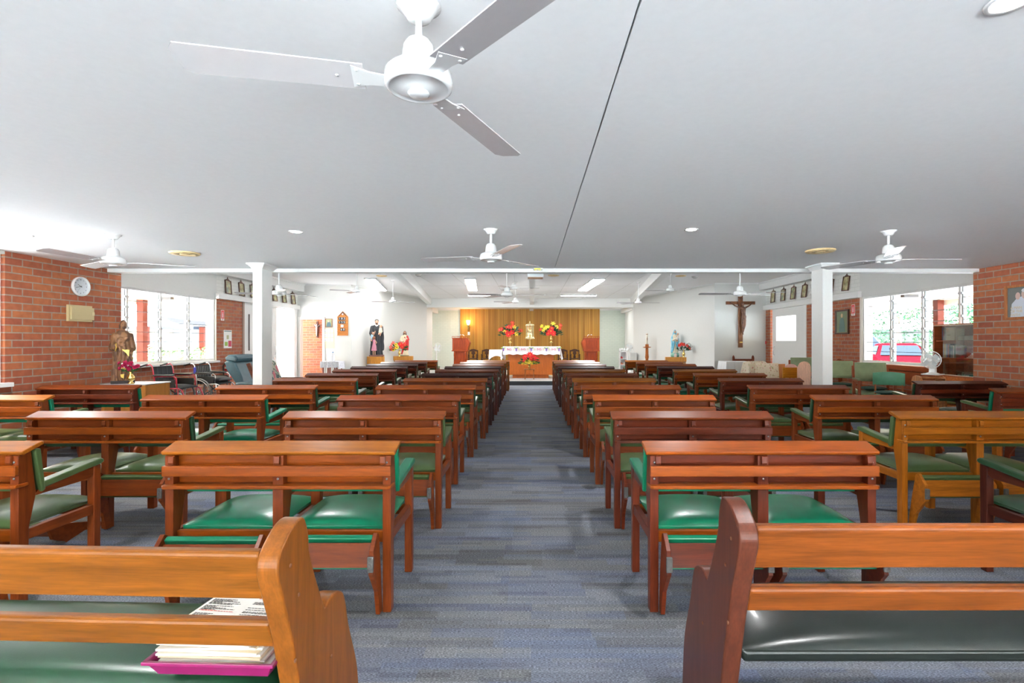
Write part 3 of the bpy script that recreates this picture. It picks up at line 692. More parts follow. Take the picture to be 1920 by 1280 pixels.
# signs on the left bay brick
SR = flat('sign_red', (.70, .03, .03), .4); SW = flat('sign_white', (.85, .85, .85), .4)
def fire_sign(x, y, z, rz, label, w=.13, h=.26):
    t = thing('fire_extinguisher_sign', label, 'sign', (x, y, z), rz, 'fire extinguisher signs')
    m = MB(); m.box(-w/2, w/2, -.004, 0, -h/2, h/2); m.build('plate', SW, t)
    m = MB(); m.box(-w/2+.01, w/2-.01, -.006, -.004, -h/2+.05, h/2-.01); m.build('red_panel', SR, t)
    m = MB(); m.prism([(-.018, -.055), (.018, -.055), (.018, .035), (.01, .05), (.02, .075), (-.012, .085), (-.01, .05), (-.018, .035)], -.008, -.006, 'y'); m.build('extinguisher_symbol', SW, t)
    text('FIRE', .032, SR, t, (0, -.006, -h/2+.025))
fire_sign(WL+.002, 950*7.7/579, 2.05, pi/2, 'red and white fire extinguisher sign on brick beside the left window')
fire_sign(WR-.002, 950*7.5/604, 2.13, -pi/2, 'red and white fire extinguisher sign on brick beside the right window')
t = thing('notice', 'white safety notice with green and red boxes on the left brick panel', 'notice', (WL+.001, 12.85, 1.46), pi/2)
m = MB(); m.box(-.17, .17, -.006, 0, -.23, .23); m.build('sheet', SW, t)
m = MB(); m.box(-.15, .15, -.008, -.006, .19, .21); m.build('header', flat('teal', (.05, .16, .18), .5), t)
m = MB(); m.box(-.05, .04, -.008, -.006, .0, .10); m.build('drawing', flat('khaki', (.45, .45, .25), .5), t)
m = MB(); m.box(-.13, -.01, -.008, -.006, -.17, -.07); m.build('green_box', flat('sgreen', (.25, .42, .05), .5), t)
m = MB(); m.box(.02, .15, -.008, -.006, -.19, -.04); m.build('red_box', flat('sred', (.5, .03, .08), .5), t)
# framed print at the right edge
t = thing('framed_picture', 'timber-framed portrait print of a person in white on the right brick wall', 'picture', (XR, 6.62, 1.925), -pi/2)
FR = wood('frame_wood', _c(176, 108, 60), axis='z')
w_, h_ = .31, .225
m = MB(); [m.box(*b) for b in ((-w_, w_, -.03, 0, h_-.028, h_), (-w_, w_, -.03, 0, -h_, -h_+.028), (-w_, -w_+.028, -.03, 0, -h_, h_), (w_-.028, w_, -.03, 0, -h_, h_))]; m.build('frame', FR, t, bevel=.004)
m = MB(); m.box(-w_+.02, w_-.02, -.01, 0, -h_+.02, h_-.02); m.build('print', flat('print_grey', (.13, .14, .13), .3), t)
m = MB(); m.prism([(-.24, -.20), (.2, -.20), (.2, .0), (.12, .06), (.02, .08), (-.06, .08), (-.15, .05), (-.22, -.02)], -.013, -.010, 'y'); fg = m.build('robe_print', flat('pr_white', (.62, .66, .74), .4), t)
m = MB(); m.ell((-.03, -.012, .10), (.058, .003, .07), 18, 10); m.ell((-.135, -.012, .08), (.035, .003, .05), 12, 8); m.build('face_print', flat('pr_skin', (.62, .42, .36), .4), t)
m = MB(); m.ell((-.03, -.013, .15), (.055, .003, .03), 14, 8); m.build('cap_print', flat('pr_cap', (.78, .78, .80), .4), t)
PC = flat('pr_text', (.62, .50, .34), .5)
for i, s_ in enumerate(('A MAN', 'OF THE', 'FAITH')): text(s_, .05, PC, t, (-.235, -.016, -.075-i*.048), align='LEFT')
# framed print on the right bay
t = thing('framed_picture', 'dark-framed print of a robed woman on brick beside the right column', 'picture', (WR, 12.2, 1.87), -pi/2)
m = MB(); w_, h_ = .26, .29; DF = flat('dark_frame', (.06, .02, .012), .3, coat=.4)
[m.box(*b) for b in ((-w_, w_, -.035, 0, h_-.035, h_), (-w_, w_, -.035, 0, -h_, -h_+.035), (-w_, -w_+.035, -.035, 0, -h_, h_), (w_-.035, w_, -.035, 0, -h_, h_))]; m.build('frame', DF, t, bevel=.004)
m = MB(); m.box(-w_+.03, w_-.03, -.012, 0, -h_+.03, h_-.03); m.build('print', flat('p_green', (.20, .26, .18), .12), t)
m = MB(); m.prism([(-.12, -.24), (.11, -.24), (.09, -.05), (.05, .08), (-.02, .12), (-.09, .05)], -.015, -.012, 'y'); m.build('robe_print', flat('p_teal', (.06, .16, .15), .3), t)
m = MB(); m.ell((-.01, -.014, .15), (.04, .003, .055), 12, 8); m.build('face_print', flat('p_tan', (.5, .38, .2), .4), t)

# stations of the cross
SP1 = [spotted('station_a', (.50, .46, .22), [((.16, .20, .12), 1, .5), ((.62, .55, .32), .6, .56), ((.22, .12, .07), 1.6, .6)], 9, .25, .10),
       spotted('station_b', (.56, .52, .30), [((.22, .28, .24), .8, .52), ((.35, .20, .12), 1.3, .58)], 9, .25, .10),
       spotted('station_c', (.26, .32, .16), [((.55, .50, .25), .7, .52), ((.10, .15, .13), 1.3, .55), ((.45, .12, .08), 1.8, .64)], 9, .25, .10)]
SF = flat('station_frame', (.12, .045, .022), .4)
def make_station(i):
    t = thing('station_picture', '', 'picture', group='stations of the cross')
    w_, h_ = .125, .175
    m = MB(); [m.box(*b) for b in ((-w_, w_, -.022, 0, h_-.02, h_), (-w_, w_, -.022, 0, -h_, -h_+.02), (-w_, -w_+.02, -.022, 0, -h_, h_), (w_-.02, w_, -.022, 0, -h_, h_))]; m.build('frame', SF, t)
    m = MB(); m.box(-w_+.015, w_-.015, -.008, 0, -h_+.015, h_-.015); m.build('print', SP1[i], t)
    m = MB(); m.prism([(-.075, h_), (.075, h_), (.05, h_+.02), (.02, h_+.03), (.01, h_+.045), (-.01, h_+.045), (-.02, h_+.03), (-.05, h_+.02)], -.018, 0, 'y')
    m.box(-.009, .009, -.014, -.004, h_+.04, h_+.135); m.box(-.03, .03, -.014, -.004, h_+.09, h_+.106); m.build('cross_finial', SF, t)
    return t
sts = [make_station(i) for i in range(3)]
OR = ['nearest', 'second', 'third', 'fourth', 'fifth', 'sixth', 'farthest']
k = 0
for side, ds, X_ in (('left', (12.83, 13.42, 13.96, 14.55, 15.15, 15.73, 16.33), WL), ('right', (12.03, 12.65, 13.27, 13.86, 14.45, 15.03, 15.66), WR)):
    for i, y in enumerate(ds):
        lab = f'small framed station picture with cross finial, {OR[i]} on the {side} wall'
        s0 = sts[(i*2+(side == 'left')) % 3]
        o = s0 if not s0['label'] else dup(s0)
        rz = pi/2 if side == 'left' else -pi/2
        o['label'] = lab; o.location = (X_+(.022 if side == 'left' else -.022), y, 2.775)
        o.rotation_euler = Matrix.Rotation(rz, 3, 'Z').to_euler(); o.rotation_euler = (Matrix.Rotation(rz, 3, 'Z') @ Matrix.Rotation(radians(-6), 3, 'X') @ Matrix.Rotation(radians(rnd.uniform(-3, 3)), 3, 'Y')).to_euler()
# hymn board
t = thing('hymn_board', 'wooden house-shaped hymn board with white number cards', 'board', (-(996-642)*16.66/950, YEL, 1.4+(640-606)*16.7/950))
HW = wood('hymn_wood', _c(205, 130, 62), axis='x')
m = MB(); m.prism([(-.175, -.40), (.175, -.40), (.175, .22), (0, .40), (-.175, .22)], -.02, 0, 'y'); bd = m.build('board', HW, t, bevel=.003)
m = MB(); [m.box(-.178, .178, -.032, -.02, z-.008, z+.008) for z in (.205-.12*i*1.0 for i in range(6))]; m.build('ledge', HW, t)
m = MB(); m.add([(-.15, -.022, .22), (-.13, -.022, .22), (0, -.022, .355), (0, -.022, .385)], [(0, 1, 2, 3)]); m.add([(.15, -.022, .22), (.13, -.022, .22), (0, -.022, .355), (0, -.022, .385)], [(0, 1, 2, 3)]); m.build('gable_line', DK, t)
CARD = flat('card_black', (.02, .02, .025), .5)
for r_, s_ in ((0, '183'), (1, '155'), (3, '68')):
    z = .155-.12*r_; n = len(s_); x0 = -.13 if n == 3 else -.07
    for i, ch in enumerate(s_):
        x = x0+.035+i*.076; m = MB(); m.box(x-.036, x+.036, -.030, -.022, z-.048, z+.045); c = m.build('number_card', CARD, t); text(ch, .095, SW, c, (x, -.032, z), name='numeral')
m = MB(); m.box(-.06, .03, -.028, -.022, -.13, -.04); c = m.build('picture_card', SW, t); text('K', .05, DK, c, (-.015, -.030, -.085), name='numeral')
m = MB(); m.ell((0, -.024, .30), (.025, .004, .03), 12, 6); m.build('emblem', flat('silver', (.6, .6, .62), .3, metal=.6), t)
def P16(px, py, D=16.7): return ((px-996)*D/950, 1.4+(640-py)*D/950)
# small picture, chart
x, z = P16(616.5, 605.5); t = thing('framed_picture', 'small wood-framed picture of a nun above the cream chart', 'picture', (x, YEL, z))
m = MB(); [m.box(*b) for b in ((-.115, .115, -.02, 0, .125, .14), (-.115, .115, -.02, 0, -.14, -.125), (-.115, -.10, -.02, 0, -.14, .14), (.10, .115, -.02, 0, -.14, .14))]; m.build('frame', FR, t)
m = MB(); m.box(-.10, .10, -.008, 0, -.125, .125); m.build('print', flat('pg', (.42, .46, .25), .4), t)
m = MB(); m.prism([(-.08, -.125), (.08, -.125), (.07, -.02), (.03, .05), (-.03, .05), (-.06, -.02)], -.011, -.008, 'y'); m.build('figure_print', flat('pn', (.07, .14, .17), .5), t)
m = MB(); m.ell((0, -.01, .06), (.03, .003, .04), 10, 6); m.build('face_print', flat('pf', (.6, .5, .38), .5), t)
x, z = P16(617, 634); t = thing('chart', 'cream wall chart with nine white cards', 'chart', (x, YEL, z))
m = MB(); m.box(-.17, .17, -.006, 0, -.335, .335); m.build('backing', flat('cream_card', (.78, .71, .53), .7), t)
for i in range(3):
    for j in range(3):
        m = MB(); m.box(-.155+j*.11, -.075+j*.11, -.010, -.006, .19-i*.145, .30-i*.145); c = m.build('card', SW, t)
        m = MB(); [m.box(-.145+j*.11, -.085+j*.11-.01*(k_ % 2), -.011, -.010, .235-i*.145-k_*.012, .238-i*.145-k_*.012) for k_ in range(3)]; m.build('printed_lines', flat('g', (.3, .3, .3), .6), c)
# crucifix in the passage
def cross_small(x, y, z, s):
    t = thing('small_crucifix', 'white and dark crucifix on brick seen through the doorway', 'crucifix', (x, y, z))
    m = MB(); m.box(-.03, .03, -.03, 0, -.28, .30); m.box(-.10, .10, -.03, 0, .10, .16); m.build('cross', DF, t)
    m = MB(); m.tube([(0, -.05, .13), (0, -.06, .0), (0, -.05, -.22)], [.035, .03, .015]); m.ell((0, -.06, .17), (.025, .025, .03)); m.tube([(-.09, -.04, .18), (0, -.05, .10), (.09, -.04, .18)], [.01, .018, .01]); m.build('figure', SW, t)
x, z = P16(593, 618, 18.2); cross_small(x, 18.29, z, 1)
# fire alarm call point
x, z = P16(1440, 642, 16.2); m = MB(); m.box(-.06, .06, -.05, 0, -.05, .05); m.m(1).box(-.03, .035, -.055, -.05, -.03, .025); o = m.build('alarm_call_point', [SR, DK], bevel=.004); o.location = (x-.03, YER, z); tag(o, 'small red fire alarm call point by the right door', 'alarm')
# light switch + sanctuary lamp
m = MB(); m.box(-.055, .055, -.012, 0, -.08, .08); m.box(-.012, .012, -.02, -.012, -.02, .02); o = m.build('light_switch', SW, bevel=.003); o.location = (-(996-879)*24.95/950, 24.95, 1.4+15*24.95/950); tag(o, 'white switch plate on the timber wall below the gold lamp', 'switch')
t = thing('wall_lamp', 'gold wall lamp with glowing glass on the timber wall, left', 'lamp', (-(996-878.5)*24.95/950, 24.95, 1.4+30*24.95/950))
m = MB(); m.tube([(0, 0, -.15), (0, -.08, -.17), (0, -.1, -.1)], .015); m.lathe([(.0, -.28), (.02, -.26), (.03, -.18), (.06, -.1), (.07, 0), (.075, .02)], (0, -.1, 0)); m.build('bracket', BRASS, t)
m = MB(); m.lathe([(0, .02), (.05, .03), (.09, .14), (.1, .25), (.085, .25), (0, .24)], (0, -.1, 0)); m.build('glass_shade', emis('flame_glow', (1, .62, .32), 3.5), t)
l = bpy.data.lights.new('flame', 'POINT'); l.energy = 6; l.color = (1, .6, .3); l.shadow_soft_size = .1; o = bpy.data.objects.new('flame', l); COL.objects.link(o); o.location = (-3.086, 24.6, 2.4)
# fire extinguisher
t = thing('fire_extinguisher', 'red fire extinguisher hanging under the sign by the left window', 'fire extinguisher', (WL+.09, 12.72, .42))
m = MB(); m.lathe([(0, 0), (.07, 0), (.078, .015), (.078, .36), (.06, .40), (.025, .42), (.02, .44), (0, .44)], n=20); m.build('cylinder', flat('ext_red', (.55, .02, .02), .2, coat=.5), t)
m = MB(); m.lathe([(.0795, .30), (.0795, .35)], n=20, caps=False); m.build('white_band', SW, t)
m = MB(); m.lathe([(.0795, .10), (.0795, .24)], n=20, caps=False); m.build('label_panel', flat('ext_label', (.6, .15, .12), .5), t)
m = MB(); m.box(-.02, .02, -.03, .03, .43, .48); m.box(-.01, .07, -.01, .01, .48, .50); m.box(-.01, .06, -.01, .01, .455, .465); m.tube([(.0, -.02, .45), (-.05, -.06, .44), (-.085, -.07, .35), (-.07, -.07, .15)], .011); m.build('valve_and_hose', BLACK, t)
# ---------------------------------------------------------------- sculpted figures
def ell_sdf(p, c, r):
    d = Vector(((p.x-c[0])/r[0], (p.y-c[1])/r[1], (p.z-c[2])/r[2])).length
    return (d-1)*min(r)
def figure(name, prims, mats, voxel, parent, folds=None, scale=1):
    """prims: ('c',p,q,r0,r1,mat) ('e',centre,radii,mat) ('l',[(z,rx,ry,cx,cy)..],mat) fused into one skin"""
    m = MB()
    for p in prims:
        if p[0] == 'c':
            m.tube([p[1], p[2]], [p[3], p[4]], 12); m.ell(p[1], (p[3],)*3, 12, 8); m.ell(p[2], (p[4],)*3, 12, 8)
        elif p[0] == 'e': m.ell(p[1], p[2], 18, 12)
        else:
            n = 28; vs = []; R = p[1]
            for (z, rx, ry, cx, cy) in R: vs += [(cx+rx*cos(2*pi*i/n), cy+ry*sin(2*pi*i/n), z) for i in range(n)]
            fs = [[j*n+i, j*n+(i+1) % n, (j+1)*n+(i+1) % n, (j+1)*n+i] for j in range(len(R)-1) for i in range(n)]+[list(range(n))[::-1], [len(vs)-n+i for i in range(n)]]
            m.add(vs, fs)
    o = m.build(name, mats[0], clean=False)
    md = o.modifiers.new('r', 'REMESH'); md.mode = 'VOXEL'; md.voxel_size = voxel
    dg = bpy.context.evaluated_depsgraph_get(); me = bpy.data.meshes.new_from_object(o.evaluated_get(dg)); me.name = name
    bpy.data.objects.remove(o)
    def near(v):
        best = 1e9; bi = 0
        for p in prims:
            if p[0] == 'c':
                a, b = Vector(p[1]), Vector(p[2]); t = max(0, min(1, (v-a).dot(b-a)/max(1e-9, (b-a).length_squared))); d = (v-(a+(b-a)*t)).length-(p[3]+(p[4]-p[3])*t); mi = p[5]
            elif p[0] == 'e': d = ell_sdf(v, p[1], p[2]); mi = p[3]
            else:
                R = p[1]; mi = p[2]; z = max(R[0][0], min(R[-1][0], v.z)) if R[0][0] < R[-1][0] else v.z
                for A, B in zip(R, R[1:]):
                    if A[0] <= z <= B[0]:
                        f = (z-A[0])/max(1e-9, B[0]-A[0]); q = [A[i]+(B[i]-A[i])*f for i in range(5)]
                        d = (sqrt(((v.x-q[3])/q[1])**2+((v.y-q[4])/q[2])**2)-1)*min(q[1], q[2]); d = max(d, abs(v.z-z)); break
            if d < best: best = d; bi = mi
        return bi
    me.materials.clear()
    for mt in mats: me.materials.append(mt)
    for v in me.vertices:
        pass
    bm = bmesh.new(); bm.from_mesh(me)
    for _ in range(2): bmesh.ops.smooth_vert(bm, verts=bm.verts, factor=.4, use_axis_x=True, use_axis_y=True, use_axis_z=True)
    bm.normal_update()
    for f in bm.faces: f.material_index = near(f.calc_center_median()); f.smooth = True
    if folds:
        ids, amp, nf, z1 = folds
        for v in bm.verts:
            if all(f.material_index in ids for f in v.link_faces) and v.co.z < z1:
                a = math.atan2(v.co.y, v.co.x); k = min(1, (z1-v.co.z)/(z1*.35))
                v.co += v.normal*amp*k*(sin(nf*a+3*sin(v.co.z*9))+.5*sin(nf*2.3*a+1+v.co.z*7))
    bm.to_mesh(me); bm.free()
    ob = bpy.data.objects.new(name, me); COL.objects.link(ob); ob.parent = parent
    return ob
SKIN = flat('painted_skin', (.52, .29, .19), .5)
# 1. carved brown statue (unit height, facing -y)
WB = spotted('carved_wood', (.20, .085, .03), [((.11, .045, .018), 1.2, .5), ((.27, .125, .05), .8, .57)], 6, .45); GOLD = flat('gilt', (.72, .48, .10), .3, metal=.5)
t = thing('carved_statue', 'brown carved statue of a robed man holding a lamb by the clock wall', 'statue', (-5.74, 7.12, .815), radians(40), s=.90); t.scale = (.70, .74, .90)
m = MB(); m.box(-.19, .19, -.15, .15, 0, .045); m.build('base', flat('dark_base', (.04, .025, .02), .5), t, bevel=.006)
body = [('l', [(.04, .185, .13, .0, 0), (.12, .175, .125, 0, 0), (.35, .155, .115, .0, 0), (.55, .15, .11, 0, 0), (.66, .155, .10, 0, 0), (.76, .14, .085, 0, 0), (.82, .07, .06, 0, 0)], 0),
  ('c', (0, 0, .8), (0, -.01, .87), .04, .038, 1), ('e', (.015, -.02, .905), (.05, .057, .066), 1), ('e', (.02, -.075, .897), (.01, .012, .012), 1), ('e', (.02, -.055, .868), (.03, .025, .028), 2),
  ('e', (.005, .005, .93), (.056, .06, .055), 2), ('e', (-.035, .005, .885), (.028, .035, .045), 2), ('e', (.045, .01, .89), (.02, .03, .04), 2),
  ('c', (-.13, 0, .74), (-.165, -.06, .56), .05, .055, 0), ('c', (-.165, -.06, .56), (-.06, -.14, .585), .055, .035, 0), ('c', (-.05, -.145, .59), (.03, -.16, .60), .022, .02, 1),
  ('c', (.13, 0, .74), (.16, -.03, .55), .045, .045, 0), ('c', (.16, -.03, .55), (.12, -.12, .47), .04, .03, 0), ('c', (.12, -.12, .47), (.105, -.14, .43), .02, .018, 1),
  ('e', (-.03, -.12, .67), (.075, .05, .05), 1), ('e', (.04, -.14, .70), (.03, .035, .03), 1), ('c', (.05, -.16, .70), (.085, -.17, .71), .014, .01, 1), ('c', (-.07, -.14, .64), (-.04, -.17, .52), .02, .015, 1), ('c', (.0, -.14, .64), (.03, -.17, .53), .02, .014, 1)]
figure('robed_man', body, [WB, spotted('carved_light', (.27, .125, .055), [((.16, .07, .03), 1, .52)], 8, .45), flat('carved_hair', (.09, .035, .016), .5)], .0075, t, ((0,), .010, 11, .72))
m = MB(); m.prism([(-.02, .53), (.10, .52), (.09, .42), (.05, .47)], -.165, -.15, 'y'); m.prism([(-.04, .26), (.06, .30), (.04, .18), (.02, .21), (-.03, .23)], -.155, -.13, 'y'); m.prism([(-.04, .14), (.02, .15), (.01, .08), (-.03, .10)], -.155, -.13, 'y'); m.tube([(-.115, -.115, .50), (-.10, -.15, .56), (-.105, -.13, .62)], .011); m.build('gilt_trim', GOLD, t)
# 2. black-robed man with children
def U(px, py, D): return Vector(((px-996)*D/950, D, 1.4+(640-py)*D/950))
t = thing('painted_statue', 'tall statue of a black-robed man with three children', 'statue', ((706.5-996)*17.5/950, 17.5, .885), radians(12), s=1.27)
m = MB(); m.box(-.19, .19, -.12, .12, 0, .045); m.build('base', flat('plinth_brown', (.20, .08, .06), .4), t, bevel=.008)
m = MB(); m.box(-.0, .09, -.124, -.12, .012, .034); m.build('name_plate', flat('plate', (.10, .06, .04), .3), t)
CB = flat('cassock_black', (.035, .037, .042), .5)
body = [('l', [(.04, .17, .10, -.01, .02), (.3, .155, .10, -.01, .02), (.55, .15, .095, -.01, .02), (.75, .145, .085, -.01, .02), (.83, .12, .07, -.01, .02), (.86, .05, .05, 0, .02)], 0),
  ('c', (0, .01, .85), (0, 0, .90), .035, .032, 1), ('e', (.0, -.01, .935), (.046, .052, .06), 1), ('e', (0, -.06, .928), (.009, .011, .012), 1), ('e', (0, -.035, .895), (.03, .03, .022), 2), ('e', (-.002, .012, .968), (.054, .058, .05), 3),
  ('c', (-.12, .02, .79), (-.15, -.03, .62), .05, .045, 0), ('c', (-.15, -.03, .62), (-.10, -.09, .50), .042, .035, 0),
  ('c', (.12, .02, .79), (.14, -.05, .64), .048, .045, 0), ('c', (.14, -.05, .64), (.09, -.12, .60), .04, .03, 0), ('c', (.14, 0, .6), (.15, .0, .2), .05, .04, 0),
  ('c', (-.03, -.04, .85), (0, -.055, .83), .012, .012, 4), ('c', (.03, -.04, .85), (0, -.055, .83), .012, .012, 4)]
figure('robed_man', body, [CB, SKIN, flat('beard', (.12, .07, .045), .6), flat('grey_hair', (.10, .10, .10), .6), SW], .0075, t, ((0,), .007, 10, .8))
baby = [('e', (.115, -.13, .80), (.036, .038, .042), 0), ('e', (.118, -.118, .815), (.038, .037, .036), 2), ('c', (.11, -.13, .75), (.10, -.13, .66), .04, .045, 1), ('c', (.09, -.14, .65), (.06, -.17, .60), .025, .016, 0), ('c', (.11, -.14, .65), (.10, -.17, .56), .025, .014, 0), ('c', (.13, -.13, .74), (.15, -.14, .67), .018, .014, 1)]
figure('baby', baby, [SKIN, flat('cream_cloth', (.78, .70, .52), .6), flat('fair_hair', (.50, .30, .14), .6)], .006, t)
boy = [('e', (-.085, -.12, .62), (.036, .038, .042), 0), ('e', (-.10, -.11, .632), (.037, .038, .036), 2), ('c', (-.11, -.11, .56), (-.12, -.10, .47), .04, .04, 1), ('c', (-.085, -.12, .56), (-.045, -.15, .64), .018, .014, 0), ('c', (-.045, -.15, .64), (-.03, -.155, .68), .014, .012, 0), ('c', (-.14, -.11, .54), (-.15, -.13, .47), .018, .014, 0), ('c', (-.15, -.13, .47), (-.12, -.15, .42), .014, .012, 0), ('c', (-.12, -.1, .46), (-.12, -.09, .05), .035, .02, 3)]
figure('boy', boy, [SKIN, flat('pale_blue', (.35, .55, .68), .6), flat('brown_hair', (.16, .06, .03), .6), CB], .006, t)
girl = [('e', (-.06, -.16, .50), (.042, .045, .048), 1), ('c', (-.06, -.15, .45), (-.055, -.15, .36), .035, .035, 0), ('l', [(.16, .075, .05, -.055, -.15), (.25, .06, .045, -.055, -.15), (.36, .036, .032, -.055, -.15), (.37, .03, .03, -.055, -.15)], 0), ('c', (-.03, -.15, .43), (.01, -.16, .37), .016, .013, 2), ('c', (.01, -.16, .37), (-.015, -.18, .35), .012, .01, 2), ('c', (-.08, -.15, .17), (-.08, -.15, .05), .018, .013, 2), ('c', (-.035, -.15, .17), (-.035, -.15, .05), .018, .013, 2)]
figure('girl', girl, [flat('pink_dress', (.60, .24, .32), .6), flat('auburn_hair', (.26, .09, .04), .6), SKIN], .006, t, ((0,), .005, 12, .36))
# 3. white and red robed statue
t = thing('painted_statue', 'statue of a bearded figure in cream robe and red mantle', 'statue', ((759-996)*19.5/950, 19.5, .84), radians(8), s=.98)
m = MB(); m.lathe([(0, 0), (.17, 0), (.165, .03), (0, .03)], n=24); m.build('base', flat('olive_base', (.20, .17, .08), .6), t)
CR = flat('cream_robe', (.78, .68, .48), .5); RM = flat('red_mantle', (.58, .03, .03), .45)
body = [('l', [(.03, .14, .10, 0, 0), (.2, .115, .09, 0, 0), (.5, .10, .085, 0, 0), (.7, .115, .08, 0, 0), (.79, .10, .065, 0, 0), (.83, .04, .04, 0, 0)], 0),
  ('c', (0, 0, .83), (0, -.01, .88), .034, .03, 2), ('e', (0, -.015, .915), (.042, .048, .058), 2), ('e', (0, -.06, .91), (.008, .01, .011), 2), ('e', (0, -.035, .875), (.026, .025, .025), 3), ('e', (0, .015, .93), (.052, .05, .058), 3), ('c', (-.045, 0, .92), (-.05, 0, .83), .02, .022, 3), ('c', (.045, 0, .92), (.05, 0, .83), .02, .022, 3),
  ('c', (-.10, 0, .76), (-.15, -.03, .62), .04, .045, 0), ('c', (-.15, -.03, .62), (-.09, -.09, .56), .04, .025, 0), ('c', (-.09, -.1, .56), (-.03, -.12, .58), .016, .013, 2),
  ('c', (.10, 0, .77), (.14, -.03, .65), .038, .04, 1), ('c', (.14, -.03, .65), (.05, -.10, .70), .03, .018, 0), ('c', (.05, -.1, .70), (.03, -.11, .73), .015, .012, 2),
  ('c', (.11, -.03, .68), (.12, -.04, .25), .05, .03, 1), ('c', (.09, -.07, .60), (-.08, -.08, .20), .05, .04, 1), ('c', (.10, -.05, .62), (.05, -.07, .30), .055, .05, 1), ('c', (.0, -.08, .50), (-.10, -.06, .10), .045, .03, 1), ('c', (.09, -.03, .78), (.11, -.05, .6), .03, .03, 1)]
figure('robed_figure', body, [CR, RM, SKIN, flat('dark_hair', (.07, .035, .02), .6)], .0075, t, ((0, 1), .006, 12, .8))
m = MB(); m.ell((.005, -.088, .73), (.022, .012, .026), 10, 6); m.build('heart', flat('heart_red', (.45, .03, .02), .4), t)
# 4. blue-robed mother and child
t = thing('painted_statue', 'statue of a blue-robed woman holding a child', 'statue', ((1265.5-996)*18.0/950, 18.0, .85), radians(-10), s=1.0)
BL = spotted('sky_robe', (.16, .50, .68), [((.35, .66, .78), 1, .55)], 10, .5); IV = flat('ivory_robe', (.74, .68, .52), .5)
m = MB(); m.lathe([(0, 0), (.135, 0), (.15, .06), (.14, .14), (.12, .15), (0, .15)], (0, 0, 0), 24); m.build('base', flat('sea_green', (.20, .42, .34), .5), t)
m = MB(); m.box(-.045, .045, -.16, -.14, .0, .12); m.ell((0, -.15, .155), (.018, .018, .03), 8, 6, None); m.build('front_stele', flat('pale_pink', (.72, .58, .52), .5), t)
body = [('l', [(.14, .115, .085, 0, 0), (.3, .10, .085, 0, 0), (.45, .095, .08, 0, 0), (.6, .105, .08, 0, 0), (.72, .10, .075, 0, 0), (.80, .05, .05, 0, 0)], 1),
  ('l', [(.2, .13, .06, 0, .045), (.5, .125, .065, 0, .04), (.72, .12, .07, 0, .03), (.80, .07, .06, 0, .02), (.84, .05, .05, 0, .01)], 0),
  ('c', (0, 0, .80), (0, -.01, .85), .032, .03, 2), ('e', (0, -.02, .885), (.036, .042, .05), 2), ('e', (0, -.06, .88), (.007, .009, .01), 2), ('e', (0, .012, .90), (.052, .052, .065), 0), ('c', (-.04, .01, .88), (-.06, .02, .76), .025, .035, 0), ('c', (.04, .01, .88), (.06, .02, .76), .025, .035, 0),
  ('c', (-.09, 0, .74), (-.11, -.04, .58), .035, .04, 0), ('c', (-.10, -.05, .58), (.01, -.11, .64), .032, .02, 1), ('c', (.01, -.12, .64), (.05, -.125, .66), .013, .012, 2),
  ('c', (.09, 0, .74), (.11, -.04, .55), .035, .04, 0), ('c', (-.09, -.05, .52), (-.11, -.04, .18), .045, .035, 0), ('c', (-.05, -.06, .52), (-.08, -.06, .25), .05, .03, 0), ('c', (.05, -.06, .5), (.07, -.04, .3), .045, .03, 0)]
figure('robed_woman', body, [BL, IV, SKIN], .0075, t, ((0, 1), .007, 11, .75))
ch = [('e', (.085, -.12, .80), (.032, .034, .038), 0), ('e', (.088, -.11, .815), (.034, .033, .030), 2), ('c', (.085, -.12, .74), (.06, -.13, .64), .034, .042, 1), ('c', (.05, -.14, .62), (.02, -.15, .56), .02, .013, 0), ('c', (.08, -.14, .62), (.07, -.15, .56), .02, .013, 0), ('c', (.11, -.12, .75), (.12, -.13, .68), .016, .013, 1), ('c', (.06, -.13, .75), (.03, -.15, .72), .015, .012, 0)]
figure('child', ch, [SKIN, flat('white_gown', (.78, .74, .68), .6), flat('ginger_hair', (.38, .16, .05), .6)], .006, t)

